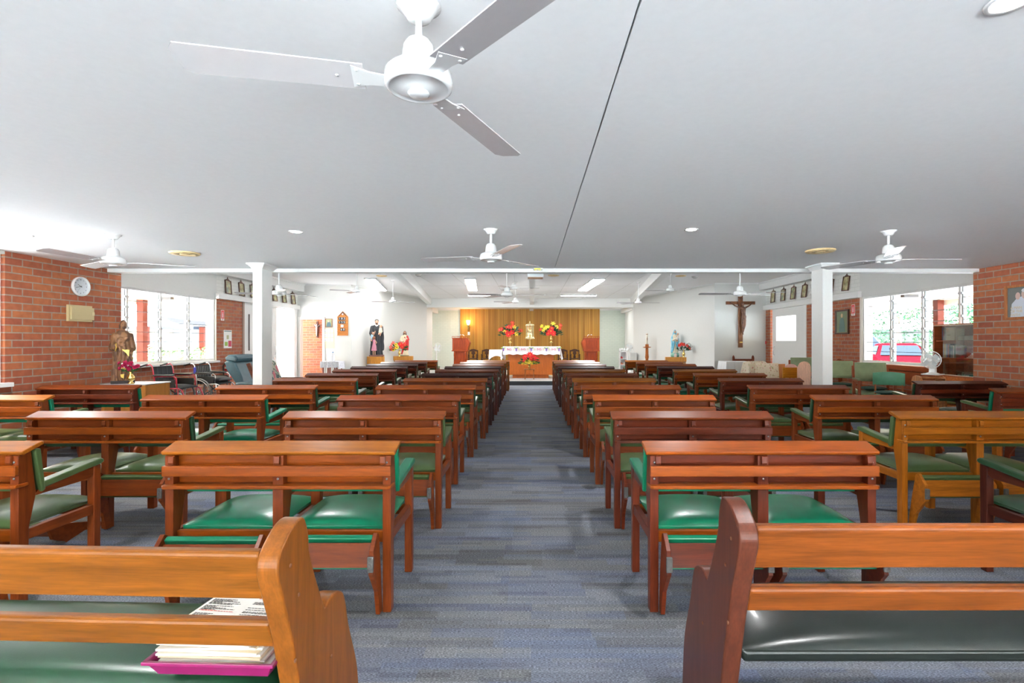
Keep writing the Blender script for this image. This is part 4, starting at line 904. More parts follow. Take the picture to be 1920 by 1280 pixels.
# 5. large crucifix on the right wall
CW = wood('cross_wood', _c(140, 92, 62), axis='z'); CW2 = spotted('carved_corpus', (.17, .075, .042), [((.10, .042, .025), 1.3, .52)], 10, .5)
cx, cz = (1389.8-996)*16.1/950, 1.4+(640-568)*16.2/950
t = thing('wall_crucifix', 'large carved wooden crucifix on the right cream wall', 'crucifix', (cx, YER, cz))
m = MB(); m.box(-.065, .065, -.07, 0, -1.42, .26); m.box(-.46, .46, -.071, -.005, -.05, .05); m.build('cross', CW, t, bevel=.005)
fx = .05
corp = [('e', (fx-.02, -.13, -.06), (.045, .05, .06), 0), ('e', (fx-.02, -.11, -.03), (.05, .05, .045), 0), ('c', (fx, -.11, -.10), (fx, -.11, -.14), .03, .035, 0),
  ('c', (fx-.05, -.11, -.18), (fx+.05, -.11, -.18), .05, .05, 0), ('c', (fx+.01, -.12, -.2), (fx+.015, -.12, -.34), .075, .06, 0), ('c', (fx+.02, -.12, -.34), (fx+.02, -.12, -.44), .06, .065, 0),
  ('e', (fx+.02, -.12, -.45), (.085, .07, .09), 0), ('c', (fx+.05, -.12, -.5), (fx+.09, -.11, -.56), .04, .02, 0),
  ('c', (fx-.07, -.11, -.16), (-.20, -.10, -.09), .028, .022, 0), ('c', (-.20, -.10, -.09), (-.33, -.09, .01), .022, .016, 0), ('e', (-.345, -.09, .02), (.024, .015, .022), 0),
  ('c', (fx+.07, -.11, -.16), (.27, -.10, -.08), .028, .022, 0), ('c', (.27, -.10, -.08), (.38, -.09, .02), .022, .016, 0), ('e', (.395, -.09, .03), (.024, .015, .022), 0),
  ('c', (fx-.015, -.12, -.5), (fx-.02, -.15, -.70), .048, .034, 0), ('c', (fx-.02, -.15, -.70), (fx-.01, -.10, -.92), .034, .022, 0), ('c', (fx+.05, -.12, -.5), (fx+.045, -.15, -.70), .048, .034, 0), ('c', (fx+.045, -.15, -.70), (fx, -.11, -.94), .034, .022, 0), ('c', (fx-.005, -.11, -.93), (fx-.005, -.14, -1.0), .022, .016, 0)]
figure('corpus', corp, [CW2], .008, t)
m = MB(); m.box(-.055, .06, -.085, -.07, .10, .17); m.build('title_plate', CW2, t); text('INRI', .045, DF, t, (0, -.087, .135))
m = MB(); m.box(-.04, .05, -.076, -.07, -1.27, -1.235); m.build('brass_plate', BRASS, t)

def eyes(t, c, r, mat=None):
    m = MB()
    for s_ in (-1, 1): m.ell((c[0]+s_*r[0]*.38, c[1]-r[1]*.86, c[2]+r[2]*.1), (r[0]*.14, r[1]*.1, r[2]*.08), 8, 5)
    m.ell((c[0], c[1]-r[1]*.93, c[2]-r[2]*.42), (r[0]*.25, r[1]*.08, r[2]*.05), 8, 4)
    m.build('face_features', mat or flat('eye_dark', (.06, .03, .02), .5), t)
for o in [o for o in COL.objects if o.name.startswith(('carved_statue', 'painted_statue')) and o.parent is None]:
    lb = o['label']
    if 'lamb' in lb: eyes(o, (.015, -.02, .905), (.05, .057, .066))
    elif 'black' in lb: eyes(o, (.0, -.01, .935), (.046, .052, .06))
    elif 'mantle' in lb: eyes(o, (0, -.015, .915), (.042, .048, .058))
    else: eyes(o, (0, -.02, .885), (.036, .042, .05))

# ---------------------------------------------------------------- pedestals, shelves, candle
PW = wood('oak_veneer', _c(206, 140, 60), axis='z', contrast=.25)
x = (704-996)*17.6/950
m = MB(); m.prism([(x-.27, 17.52), (x-.06, 17.30), (x+.30, 17.34), (x+.30, 17.66), (x+.1, 17.80), (x-.1, 17.74)], 0, .88, 'z'); o = m.build('statue_pedestal', PW, bevel=.004); tag(o, 'honey wood angular pedestal under the black-robed statue', 'pedestal')
def shelf(xc, y, z, w, rz, label, legs):
    t = thing('statue_shelf', label, 'shelf', (xc, y, z), rz)
    m = MB(); m.box(-w/2, w/2, -.17, .17, -.16, 0); m.build('shelf_box', PW, t, bevel=.01)
    m = MB()
    for sx in legs: m.box(sx-.03, sx+.03, -.12, .12, -.70-.0, -.16)
    m.box(legs[0], legs[1], -.02, .02, -.24, -.16)
    lg = z
    m.box(legs[0]-.03, legs[0]+.03, -.12, .12, -z, -.6); m.box(legs[1]-.03, legs[1]+.03, -.12, .12, -z, -.6); m.build('leg_frame', PW, t)
    return t
shelf((753-996)*19.4/950, 19.5, .84, .82, radians(8), 'honey wood wall shelf under the red-mantled statue', (-.3, .3))
shelf((1270.5-996)*17.9/950, 18.0, .85, .80, radians(-10), 'honey wood shelf table under the blue-robed statue', (-.28, .28))
t = thing('candle_stand', 'turned wooden candle stand by the right cream wall', 'candle stand', ((1213-996)*19.9/950, 19.9, 0))
m = MB(); m.lathe([(0, 0), (.2, 0), (.2, .04), (.07, .07), (.05, .3), (.055, .7), (.075, .78), (.075, .82), (.06, .84), (.07, .86), (.06, .9), (.055, 1.13), (.06, 1.15), (.16, 1.165), (.16, 1.185), (.07, 1.2), (.07, 1.29), (0, 1.29)], n=24); m.build('stand', wood('stand_wood', _c(176, 100, 48), axis='z'), t)
t2 = thing('paschal_candle', 'thick white candle with a dark cross on the turned stand', 'candle', ((1213-996)*19.9/950, 19.9, 1.29))
m = MB(); m.lathe([(0, 0), (.042, 0), (.042, .42), (.03, .43), (0, .425)], n=20); cd = m.build('wax', flat('wax', (.82, .78, .66), .4), t2)
m = MB(); m.box(-.006, .006, -.046, -.04, .12, .30); m.box(-.03, .03, -.044, -.036, .2, .215); m.lathe([(.0425, .385), (.0425, .40)], n=20, caps=False); m.build('cross_decal', flat('decal', (.2, .04, .03), .5), t2)

# cabinet under the carved statue
m = MB(); m.box(-5.9, -5.29, 6.95, 7.42, 0, .80); m.m(1).box(-5.91, -5.28, 6.94, 7.43, .80, .815); o = m.build('statue_cabinet', [wood('cab_wood', _c(188, 124, 58), axis='z', contrast=.25), flat('cab_top', (.42, .42, .46), .3)], bevel=.003); tag(o, 'striped wood cabinet under the brown carved statue', 'cabinet')

# ---------------------------------------------------------------- flowers
def petal_mat():
    m, nt, b = _mat('petal'); oi = N(nt, 'ShaderNodeObjectInfo'); nt.links.new(oi.outputs['Color'], b.inputs['Base Color']); b.inputs['Roughness'].default_value = .6; return m
PET = petal_mat(); YC = flat('flower_eye', (.75, .45, .02), .6); DC = flat('flower_dark', (.06, .02, .01), .7)
LEAF = flat('leaf_green', (.03, .13, .03), .5, noise=.4, scale=20); LEAFD = flat('leaf_dark', (.02, .07, .025), .5, noise=.4, scale=20)
def blossom_mesh(kind):
    m = MB()
    if kind == 'rose':
        for ring, (r, z, n, tl) in enumerate(((.5, .0, 6, .5), (.38, .12, 5, .8), (.22, .22, 4, 1.1))):
            for i in range(n):
                a = 2*pi*i/n+ring*.5; u = Vector((cos(a), sin(a), 0)); v = Vector((-sin(a), cos(a), 0)); p = Vector((0, 0, z*.3))
                q = u*r+Vector((0, 0, z+.25*tl)); m.add([p, p+u*r*.7+v*r*.6+Vector((0, 0, .1*tl)), q+v*r*.45, q-v*r*.45, p+u*r*.7-v*r*.6+Vector((0, 0, .1*tl))], [(0, 1, 2, 3, 4)])
        return m, [PET]
    n, wd, cup = {'lily': (6, .42, .25), 'star': (9, .34, .12), 'round': (10, .5, .1)}[kind]
    for ring in range(2 if kind == 'star' else 1):
        for i in range(n):
            a = 2*pi*(i+ring*.5)/n; L_ = 1-.35*ring; u = Vector((cos(a), sin(a), 0)); v = Vector((-sin(a), cos(a), 0)); z0 = ring*.08
            tip = u*L_+Vector((0, 0, cup*.6+z0)); mid = u*L_*.55+Vector((0, 0, cup*.55+z0+.05))
            w_ = wd*L_*.5; tw = w_*.75 if kind == 'round' else .02
            m.add([Vector((0, 0, z0)), mid+v*w_, tip+v*tw, tip-v*tw, mid-v*w_, mid-Vector((0, 0, .06))], [(0, 1, 2, 5), (0, 5, 3, 4), (5, 2, 3)])
    m.m(1).ell((0, 0, .1), (.16 if kind != 'round' else .28,)*2+(.12,), 8, 5)
    return m, [PET, YC if kind != 'round' else DC]
BM = {}
for k_ in ('rose', 'lily', 'star', 'round'):
    mb, mt = blossom_mesh(k_); o = mb.build('flower', mt); BM[k_] = o.data; bpy.data.objects.remove(o)
REDF, YELF, MAG, WHF, CRI = (.78, .015, .02), (.85, .68, .04), (.50, .01, .09), (.85, .85, .80), (.80, .02, .03)
def bouquet(name, label, loc, rx, rz_, spec, nleaf=70, leaf=.09, ry=None, lm=None):
    """loc = vase mouth. spec: (kind, colour, size, x, z) in metres from the mouth"""
    t = thing(name, label, 'flowers', loc, group='flower arrangements'); ry = ry or rx*.5
    m = MB(); r_ = random.Random(len(label))
    for i in range(nleaf):
        a = r_.uniform(0, pi); rr = r_.uniform(.3, 1.0); x = cos(a)*rx*rr; z = sin(a)*rz_*rr*.9; y = r_.uniform(-ry, ry*.4)
        d = Vector((x, y, z+.03)).normalized(); s = d.cross(Vector((r_.uniform(-1, 1), r_.uniform(-1, 1), r_.uniform(-1, 1)))).normalized(); p = Vector((x, y, z)); L_ = leaf*r_.uniform(.6, 1.2); W_ = L_*.22
        m.add([p-d*L_*.5, p+s*W_, p+d*L_*.6, p-s*W_], [(0, 1, 2), (0, 2, 3)])
    for i in range(10):
        a = pi*(i+.5)/10; m.tube([(0, 0, -.05), (cos(a)*rx*.4, -.02, sin(a)*rz_*.4), (cos(a)*rx*.8, -.03, sin(a)*rz_*.8)], .003, 4)
    fo = m.build('foliage', lm or LEAF, t, clean=False); fo['kind'] = 'stuff'
    for (k_, c, s, x, z) in spec:
        o = bpy.data.objects.new('flower', BM[k_]); COL.objects.link(o); o.parent = t; o.color = (*c, 1); o.scale = (s, s, s)
        y = -ry*(1-.6*(abs(x)/max(rx, .01)))-.01
        o.location = (x, y, z); d = Vector((x*.8/max(rx, .01), -1, .35+z*.5)); o.rotation_euler = d.to_track_quat('Z', 'Y').to_euler()
    return t
def vase(label, loc, h, r, name='brass_vase', mat=BRASS):
    m = MB(); m.lathe([(0, 0), (r*.75, 0), (r*.8, h*.04), (r*.45, h*.14), (r*.4, h*.2), (r*.9, h*.34), (r, h*.45), (r*.8, h*.6), (r*.42, h*.75), (r*.4, h*.85), (r*.62, h), (r*.5, h*.98), (r*.3, h*.85), (0, h*.8)], n=24)
    o = m.build(name, mat); o.location = loc; return tag(o, label, 'vase', 'brass vases')
# by carved statue: vase foot at (245,717) D 6.95
vx = (245.5-996)*7.03/950
vase('brass vase beside the brown carved statue', (vx, 7.03, .815), .175, .048)
rs = []; r_ = random.Random(3)
for i in range(15): rs.append(('rose', MAG, r_.uniform(.045, .062), r_.uniform(-.13, .13), r_.uniform(.03, .13)))
bouquet('rose_bouquet', 'magenta artificial roses in the brass vase by the carved statue', (vx, 7.03, .985), .14, .12, rs+[('rose', WHF, .03, r_.uniform(-.1, .1), r_.uniform(.04, .12)) for _ in range(6)], 40, .05)
# red and yellow by red-mantled statue
D_ = 18.95; vx = (749-996)*D_/950
vase('brass vase in front of the red-mantled statue', (vx, D_, .84), .26, .055)
sp_ = [('lily', REDF, .11, -.28, .12), ('lily', REDF, .10, -.20, .25), ('lily', REDF, .10, -.26, .03), ('star', REDF, .12, .08, .22), ('star', REDF, .11, .14, .12), ('lily', REDF, .09, .23, .2), ('round', YELF, .07, -.09, .20), ('round', YELF, .075, -.05, .10), ('round', YELF, .075, -.18, .02), ('lily', REDF, .07, -.12, .1)]
bouquet('flower_bouquet', 'red lilies and yellow sunflowers in the vase by the red-mantled statue', (vx, D_, 1.08), .36, .3, sp_, 90, .12)
D_ = 17.35; vx = (1282-996)*D_/950
vase('brass vase beside the blue-robed statue', (vx, D_, .85), .26, .052)
sp_ = [('star', CRI, .075, -.17, .18), ('star', CRI, .08, -.10, .22), ('star', CRI, .075, -.04, .2), ('star', CRI, .075, .08, .16), ('star', CRI, .07, .17, .08), ('round', WHF, .05, .2, .2), ('round', WHF, .05, .25, .14), ('round', WHF, .05, .14, .24)]
bouquet('flower_bouquet', 'small red and white flowers beside the blue-robed statue', (vx, D_, 1.09), .26, .26, sp_, 90, .09, lm=LEAFD)

# ---------------------------------------------------------------- sanctuary
PZ = .14
AW = wood('altar_wood', _c(196, 104, 42), axis='z', contrast=.2)
t = thing('altar', 'wide orange-brown wooden altar under the white cloth', 'altar', (0, 17.4, PZ))
m = MB(); m.box(-.797, .778, 0, .7, .12, 1.04); m.build('body', AW, t, bevel=.006)
m = MB(); m.box(-.64, .60, .05, .65, 0, .12); m.build('plinth', AW, t)
m = MB(); m.box(-.94, .97, -.06, .78, 1.04, 1.08); m.build('altar_top', AW, t, bevel=.004)
CL = flat('altar_linen', (.80, .80, .80), .8, noise=.03)
t = thing('altar_cloth', 'white altar cloth embroidered with IHS and grapes', 'cloth', (0, 17.4, PZ+1.082))
m = MB(); n = 60
x0, x1 = -.97, 1.0
def hang(x): return -.27+.012*sin(x*23)
vs = []
for i in range(n+1):
    x = x0+(x1-x0)*i/n; yy = -.072-.008*sin(x*19)
    vs += [(x, .79, 0), (x, -.065, .006), (x, yy-.008, -.03), (x, yy-.012, hang(x))]
m.add(vs, [(4*i+j, 4*i+4+j, 4*i+5+j, 4*i+1+j) for i in range(n) for j in range(3)], True)
for sx in (-1, 1):   # side falls with pointed corners
    xx = x0 if sx < 0 else x1; vs = []
    for j in range(13):
        v = -.07+.86*j/12; dz = -.28-.19*abs(1-j/6)**2; w_ = .03*sin(j*1.7)
        vs += [(xx, v, 0), (xx+sx*(.03+w_*.5), v-(.01 if j == 0 else 0), dz*.5), (xx+sx*(.06+w_)*(1 if j else .6), v-(.03 if j == 0 else 0), dz)]
    m.add(vs, [(3*j+k, 3*j+3+k, 3*j+4+k, 3*j+1+k) for j in range(12) for k in range(2)], True)
m.build('linen', CL, t, clean=False)
PK = flat('embroidery_pink', (.62, .06, .16), .7); PU = flat('embroidery_purple', (.28, .16, .55), .7); GRN = flat('embroidery_green', (.35, .55, .15), .7); GO = flat('embroidery_gold', (.75, .55, .25), .7)
for x in (-.75, -.27, .27, .77):
    text('IHS', .115, PK, t, (x, -.094, -.09), ext=.002)
    m = MB()
    for sx in (-1, 1):
        for k in range(3): m.box(x+sx*(.15+.0*k)-.03, x+sx*.15+.03, -.094, -.09, -.06-.03*k, -.05-.03*k)
    m.build('wheat_motif', GO, t)
for x in (-.95, -.51, .0, .52, .95):
    m = MB(); [m.ell((x+dx, -.092, -.09+dz), (.017, .005, .017), 8, 5) for dx, dz in ((0, 0), (-.025, .02), (.025, .02), (0, .03), (-.012, -.025), (.012, -.025), (0, -.05))]; m.build('grape_motif', PU, t)
    m = MB(); [m.ell((x+dx, -.090, -.035), (.045, .004, .022), 8, 5) for dx in (-.045, .045)]; m.build('vine_leaf', GRN, t)
# side table
t = thing('side_table', 'small side table with gold legs under a white cloth, left of the altar', 'table', (-1.24, 18.5, PZ))
m = MB(); m.box(-.24, .24, -.25, .25, .93, .96); m.build('table_top', AW, t)
for sx in (-.2, .2):
    for sy in (-.2, .2): m = MB(); m.tube([(sx, sy, 0), (sx, sy, .93)], .018); m.build('leg', BRASS, t)
t = thing('table_cloth', 'plain white cloth on the small table left of the altar', 'cloth', (-1.24, 18.5, PZ+.963))
m = MB(); w_ = .27; pts = []
for (ax, ay) in ((-1, -1), (1, -1), (1, 1), (-1, 1)): pts.append((ax*w_, ay*.27))
m.add([(*p, .0) for p in pts], [(0, 1, 2, 3)])
for i in range(4):
    a, b = Vector(pts[i]), Vector(pts[(i+1) % 4]); vs = []
    for k in range(9):
        q = a.lerp(b, k/8); o_ = q.normalized()*(.03+.015*sin(k*2.2)); dz = -.22-.16*abs(1-k/4)**2
        vs += [(q.x, q.y, 0), (q.x+o_.x, q.y+o_.y, dz)]
    m.add(vs, [(2*k, 2*k+2, 2*k+3, 2*k+1) for k in range(8)], True)
m.build('linen', CL, t, clean=False)
# front stool with poinsettias
STW = wood('stool_wood', _c(176, 108, 58), axis='z')
t = thing('flower_stool', 'low wooden stool in front of the altar', 'stool', (-.06, 16.9, PZ))
m = MB(); m.box(-.185, .185, -.14, .14, .32, .345); m.build('stool_top', STW, t, bevel=.004)
for sx in (-.14, .14):
    for sy in (-.1, .1): m = MB(); m.tube([(sx*1.05, sy, 0), (sx, sy, .32)], .014); m.build('leg', STW, t)
vase('small brass vase on the low stool before the altar', (-.06, 16.86, PZ+.345), .19, .05)
sp_ = [('star', REDF, .13, .02, .30), ('star', REDF, .12, -.14, .22), ('star', REDF, .12, .15, .2), ('star', REDF, .1, .26, .14), ('star', REDF, .09, -.2, .12), ('star', REDF, .1, .06, .18)]+[('lily', YELF, .07, x_, z_) for x_, z_ in ((-.22, .03), (-.12, .02), (-.02, .05), (.08, .03), (.17, .04), (.02, .12), (-.1, .09), (.24, .05))]
bouquet('flower_bouquet', 'red poinsettias over yellow flowers on the stool before the altar', (-.06, 16.84, PZ+.52), .34, .24, sp_, 120, .14)
# vases on poles and tabernacle
STB = flat('satin_gold', (.80, .58, .22), .35, metal=.35)
def stand(x, label, z):
    m = MB(); m.lathe([(0, 0), (.14, 0), (.14, .02), (.03, .05), (.015, .1), (.012, z-.05), (.05, z-.01), (.085, z), (0, z)], n=20); o = m.build('brass_stand', STB); o.location = (x, 19, PZ); tag(o, label, 'stand', 'brass stands')
for x, side, sp_ in ((-.79, 'left', [('star', REDF, .13, -.05, .02), ('star', REDF, .12, .08, .10), ('lily', REDF, .09, -.3, .22), ('lily', REDF, .09, -.38, .2), ('lily', REDF, .1, -.08, .3), ('lily', REDF, .09, .03, .28), ('lily', REDF, .09, .09, .45), ('lily', REDF, .08, .1, .36), ('lily', REDF, .08, .34, .16), ('lily', REDF, .08, .42, .17), ('lily', YELF, .09, .16, .30), ('lily', YELF, .1, .23, .04), ('lily', YELF, .08, -.2, .13), ('star', REDF, .1, -.14, .12)]),
                 (.75, 'right', [('star', REDF, .14, -.02, .14), ('star', REDF, .13, .07, .06), ('star', REDF, .12, -.12, .06), ('star', REDF, .1, .02, .25), ('lily', YELF, .1, -.2, .28), ('lily', YELF, .1, -.28, .2), ('lily', YELF, .09, -.35, .33), ('lily', YELF, .1, .06, .42), ('lily', YELF, .09, .2, .3), ('lily', REDF, .09, .3, .25), ('lily', REDF, .09, .34, .36), ('lily', REDF, .08, -.4, .2), ('lily', YELF, .08, -.12, .3)])):
    stand(x, f'thin brass stand behind the altar, {side} of the tabernacle', 1.23)
    vase(f'tall brass vase on the thin stand, {side} of the tabernacle', (x, 19, PZ+1.23), .27, .055)
    bouquet('flower_bouquet', f'large red and yellow flower arrangement {side} of the tabernacle', (x, 19, PZ+1.50), .42, .42, sp_, 170, .13, lm=LEAFD)
t = thing('tabernacle', 'round gold tabernacle with cross on a thin pole behind the altar', 'tabernacle', (-.05, 19, PZ))
m = MB(); m.lathe([(0, 0), (.15, 0), (.15, .02), (.03, .05), (.02, 1.30), (.04, 1.34), (0, 1.34)], n=20); m.build('pole', STB, t)
PG = flat('pale_gold', (.86, .70, .38), .22, metal=.85)
m = MB(); m.lathe([(0, 1.34), (.04, 1.34), (.19, 1.37), (.19, 1.39), (.16, 1.41), (.15, 1.45), (.15, 1.84), (.165, 1.85), (.165, 1.88), (.14, 1.90), (.03, 1.93), (0, 1.94)], n=28); m.build('drum', PG, t)
m = MB(); m.box(-.006, .006, -.005, .005, 1.93, 2.02); m.box(-.025, .025, -.004, .004, 1.975, 1.985); m.build('cross_finial', PG, t)
m = MB(); m.ell((0, -.152, 1.72), (.035, .01, .05), 12, 8); m.box(-.008, .008, -.165, -.145, 1.42, 1.55); m.box(-.025, .025, -.163, -.145, 1.49, 1.505); m.build('relief', flat('relief', (.45, .26, .08), .4, metal=.5), t)
# ambos
AM = wood('ambo_wood', _c(160, 66, 28), axis='z', contrast=.3)
for s_, x, lb in ((-1, -2.47, 'red-brown wooden lectern with gallery rail, left of the altar'), (1, 2.09, 'red-brown wooden lectern with gallery rail, right of the altar')):
    t = thing('lectern', lb, 'lectern', (x, 17.6, PZ))
    if s_ > 0: t.scale = (-1, 1, 1)
    m = MB(); m.box(-.22, .22, 0, .42, .0, .94); m.build('pedestal', AM, t, bevel=.004)
    m = MB(); m.box(-.29, .27, -.05, .46, .92, .95); m.box(-.265, .255, -.03, .44, .95, 1.36); m.add([(.255, -.03, .95), (.255, .44, .95), (.255, .44, 1.36), (.255, -.03, 1.36), (.33, -.03, 1.22), (.33, .44, 1.22)], [(0, 4, 5, 1), (3, 2, 5, 4), (0, 3, 4), (1, 5, 2)]); m.box(-.28, .265, -.045, .45, 1.36, 1.385); m.build('desk_box', AM, t, bevel=.003)
    m = MB(); m.box(-.20, .19, -.034, -.03, 1.0, 1.31); m.box(-.15, .15, -.004, 0, .08, .86); m.build('panel_moulding', wood('ambo_panel', _c(150, 60, 26), axis='z'), t, bevel=.003)
    m = MB()
    for sx in (-.19, .19): m.lathe([(.02, .62), (.03, .66), (.02, .72), (.032, .76), (.03, .84), (.02, .90)], (sx, -.015, 0), 10)
    m.build('turned_column', AM, t)
    m = MB(); m.box(-.28, .265, -.045, -.03, 1.425, 1.44)
    for k in range(9): m.lathe([(.006, 1.385), (.009, 1.405), (.006, 1.425)], (-.27+k*.066, -.037, 0), 6)
    m.build('gallery_rail', AM, t)
    m = MB(); m.tube([(.12, .1, 1.385), (.12, .1, 1.47), (.08, .12, 1.50), (-.0, .14, 1.49)], .008, 6); m.ell((-.02, .14, 1.488), (.03, .014, .014), 8, 6); m.build('gooseneck_microphone', METAL, t)
# carved chairs at the timber wall
CH = wood('carved_chair_wood', _c(92, 62, 46), axis='z', rough=.45)
def carved_chair():
    t = thing('carved_chair', '', 'chair', group='carved chairs at the timber wall')
    m = MB(); m.box(-.24, .24, -.22, .22, .42, .46); m.build('seat', CH, t, bevel=.004)
    for sx in (-.21, .21):
        m = MB(); m.box(sx-.02, sx+.02, -.21, -.17, 0, .64); m.build('leg', CH, t)
        m = MB(); m.box(sx-.022, sx+.022, .18, .22, 0, .84); m.build('leg', CH, t)
        m = MB(); m.box(sx-.025, sx+.025, -.22, .2, .63, .66); m.build('armrest', CH, t, bevel=.004)
    m = MB(); m.prism([(-.235, .78), (.235, .78), (.235, .84), (.15, .85), (.10, .885), (0, .90), (-.10, .885), (-.15, .85), (-.235, .84)], .18, .21, 'y'); m.build('crest_rail', CH, t)
    m = MB(); m.prism([(-.05, .46), (.05, .46), (.06, .55), (.03, .60), (.09, .68), (.08, .75), (.05, .79), (-.05, .79), (-.08, .75), (-.09, .68), (-.03, .60), (-.06, .55)], .185, .205, 'y'); m.build('splat', CH, t)
    return t
cc = carved_chair(); ccs = [(-2.80, 'dark carved chair partly behind the left lectern'), (-2.15, 'dark carved chair between left lectern and the small white table'), (1.52, 'dark carved chair just right of the altar cloth'), (2.10, 'dark carved chair partly behind the right lectern')]
for i, (x, lb) in enumerate(ccs):
    o = cc if i == 0 else dup(cc); o['label'] = lb; o.location = (x, 24.3, PZ)

# pedestal fans
def ped_fan(label, loc, rz, h, r, name='pedestal_fan', group='white portable fans'):
    t = thing(name, label, 'fan', loc, rz, group)
    m = MB(); m.lathe([(0, 0), (r*.8, 0), (r*.75, .02), (.05, .04), (.02, .06), (.018, h-.1), (.03, h-.06), (0, h-.04)], n=20); m.build('stand', FW, t)
    m = MB(); RXm = Matrix.Rotation(pi/2, 4, 'X'); m.lathe([(0, -.14), (.05, -.13), (.06, -.08), (.055, 0), (0, 0)], (0, .02, h), 16, M=RXm); m.build('motor', FW, t)
    m = MB()
    for k in range(4):
        a = k*pi/2; R = Matrix.Rotation(a, 4, 'Y')
        vs = [R @ Vector(p)+Vector((0, -.06, h)) for p in ((0, .01, .02), (r*.5, .02, .0), (r*.8, .0, r*.35), (r*.45, -.02, r*.7), (.02, -.01, .05))]; m.add(vs, [(0, 1, 2, 3, 4)])
    m.build('fan_blades', flat('fan_blade_clear', (.7, .74, .74), .2), t, clean=False)
    m = MB()
    for k in range(28):
        a = 2*pi*k/28; u = Vector((cos(a), 0, sin(a))); c = Vector((0, 0, h))
        m.tube([c+u*.03+Vector((0, -.13, 0)), c+u*r*.6+Vector((0, -.125, 0)), c+u*r+Vector((0, -.07, 0)), c+u*r*.6+Vector((0, -.01, 0)), c+u*.04+Vector((0, 0, 0))], .0016, 4)
    m.tube([Vector((cos(a)*r, -.07, sin(a)*r+h)) for a in [2*pi*k/32 for k in range(32)]], .006, 5, closed=True); m.lathe([(0, .13), (.035, .13), (.035, .12), (0, .12)], (0, 0, h), 14, M=RXm); m.build('guard', FW, t)
    return t
ped_fan('white pedestal fan in front of the left sanctuary alcove', ((818.5-996)*21/950, 21, PZ), radians(50), 1.0, .2)
ped_fan('white pedestal fan at the right sanctuary alcove', ((1181-996)*20.9/950, 20.9, PZ), radians(-40), 1.0, .2)
# shelf unit & cabinet right alcove
t = thing('shelf_unit', 'white open shelf unit in the right alcove', 'shelf', ((1167-996)*22.4/950, 22.4, PZ))
m = MB(); m.box(-.13, -.11, -.15, .15, 0, .82); m.box(.14, .16, -.15, .15, 0, .82); [m.box(-.13, .16, -.15, .15, z, z+.025) for z in (.02, .22, .48, .80)]; m.box(-.13, .16, .14, .15, 0, .8); m.build('carcass', SW, t)
for i, (z, c) in enumerate(((.505, (.5, .05, .05)), (.245, (.55, .2, .12)), (.245, (.7, .6, .5)))):
    m = MB(); m.prism([(-.10+.11*(i==2), z), (-.01+.11*(i==2), z), (.0+.11*(i==2), z+.05), (-.06+.11*(i==2), z+.10)], -.12, .08, 'y'); o = m.build('folded_cloth', flat('fold%d' % i, c, .8)); o.location = ((1167-996)*22.4/950, 22.4, PZ+.002); tag(o, ['folded red cloth on the middle shelf in the right alcove', 'rust cloth folded on the lower shelf in the right alcove', 'beige cloth folded on the lower shelf in the right alcove'][i], 'cloth')
for i in range(3):
    m = MB(); m.lathe([(0, 0), (.04, 0), (.045, .1), (.03, .13), (0, .14)], n=12); o = m.build('white_jar', SW); o.location = (3.93+i*.095, 22.4, PZ+.827); tag(o, 'small white jar on top of the alcove shelf unit', 'jar', 'white jars on the alcove shelf')
m = MB(); m.box(-.17, .19, -.2, .2, 0, .80); m.m(1).box(-.16, .17, -.21, -.2, .03, .78); o = m.build('white_cabinet', [SW, flat('offwhite', (.72, .72, .70), .3)], bevel=.004); o.location = ((1180.5-996)*21.8/950+.0, 21.45, PZ); tag(o, 'low white cabinet at the mouth of the right alcove', 'cabinet')

# lace table, bottle
x, z = P16(617.5, 677, 16.3)
t = thing('lace_table', 'small wooden table under a lace cloth by the left doorway', 'table', (x+.1, 16.3, 0))
TW = wood('red_table', _c(140, 62, 44), axis='z')
m = MB(); m.box(-.27, .27, -.24, .24, z-.04, z-.01); m.build('table_top', TW, t)
for sx in (-.22, .0, .22):
    for sy in (-.2, .2): m = MB(); m.box(sx-.018, sx+.018, sy-.018, sy+.018, 0, z-.04); m.build('leg', TW, t)
LACE = spotted('lace', (.74, .74, .78), [((.45, .46, .55), 3, .55)], 16)
m = MB(); m.box(-.29, .29, -.26, .26, -.008, 0)
for sx in (0,):
    vs = []; n = 24
    for i in range(n+1):
        xx = -.29+.58*i/n; vs += [(xx, -.262, 0), (xx, -.27-.01*sin(i*1.3), -.18-.02*abs(sin(i*.7)))]
    m.add(vs, [(2*i, 2*i+2, 2*i+3, 2*i+1) for i in range(n)], True)
    vs = []
    for i in range(n+1):
        yy = -.26+.52*i/n; vs += [(.292, yy, 0), (.31+.01*sin(i*1.3), yy, -.22-.02*abs(sin(i*.7)))]
    m.add(vs, [(2*i, 2*i+2, 2*i+3, 2*i+1) for i in range(n)], True)
o = m.build('lace_cloth', LACE, clean=False); o.location = (x+.1, 16.3, z); tag(o, 'white lace cloth on the small table by the doorway', 'cloth')
t = thing('water_bottle', 'clear plastic water bottle with blue cap on the lace table', 'bottle', (x+.12, 16.28, z+.001))
m = MB(); m.lathe([(0, 0), (.065, 0), (.07, .02), (.07, .18), (.03, .25), (.02, .28), (0, .28)], n=20); m.build('bottle_body', flat('bottle_plastic', (.78, .80, .82), .15), t)
m = MB(); m.lathe([(.022, .275), (.022, .30), (0, .30)], n=12); m.build('cap', flat('cap_blue', (.03, .2, .55), .4), t)
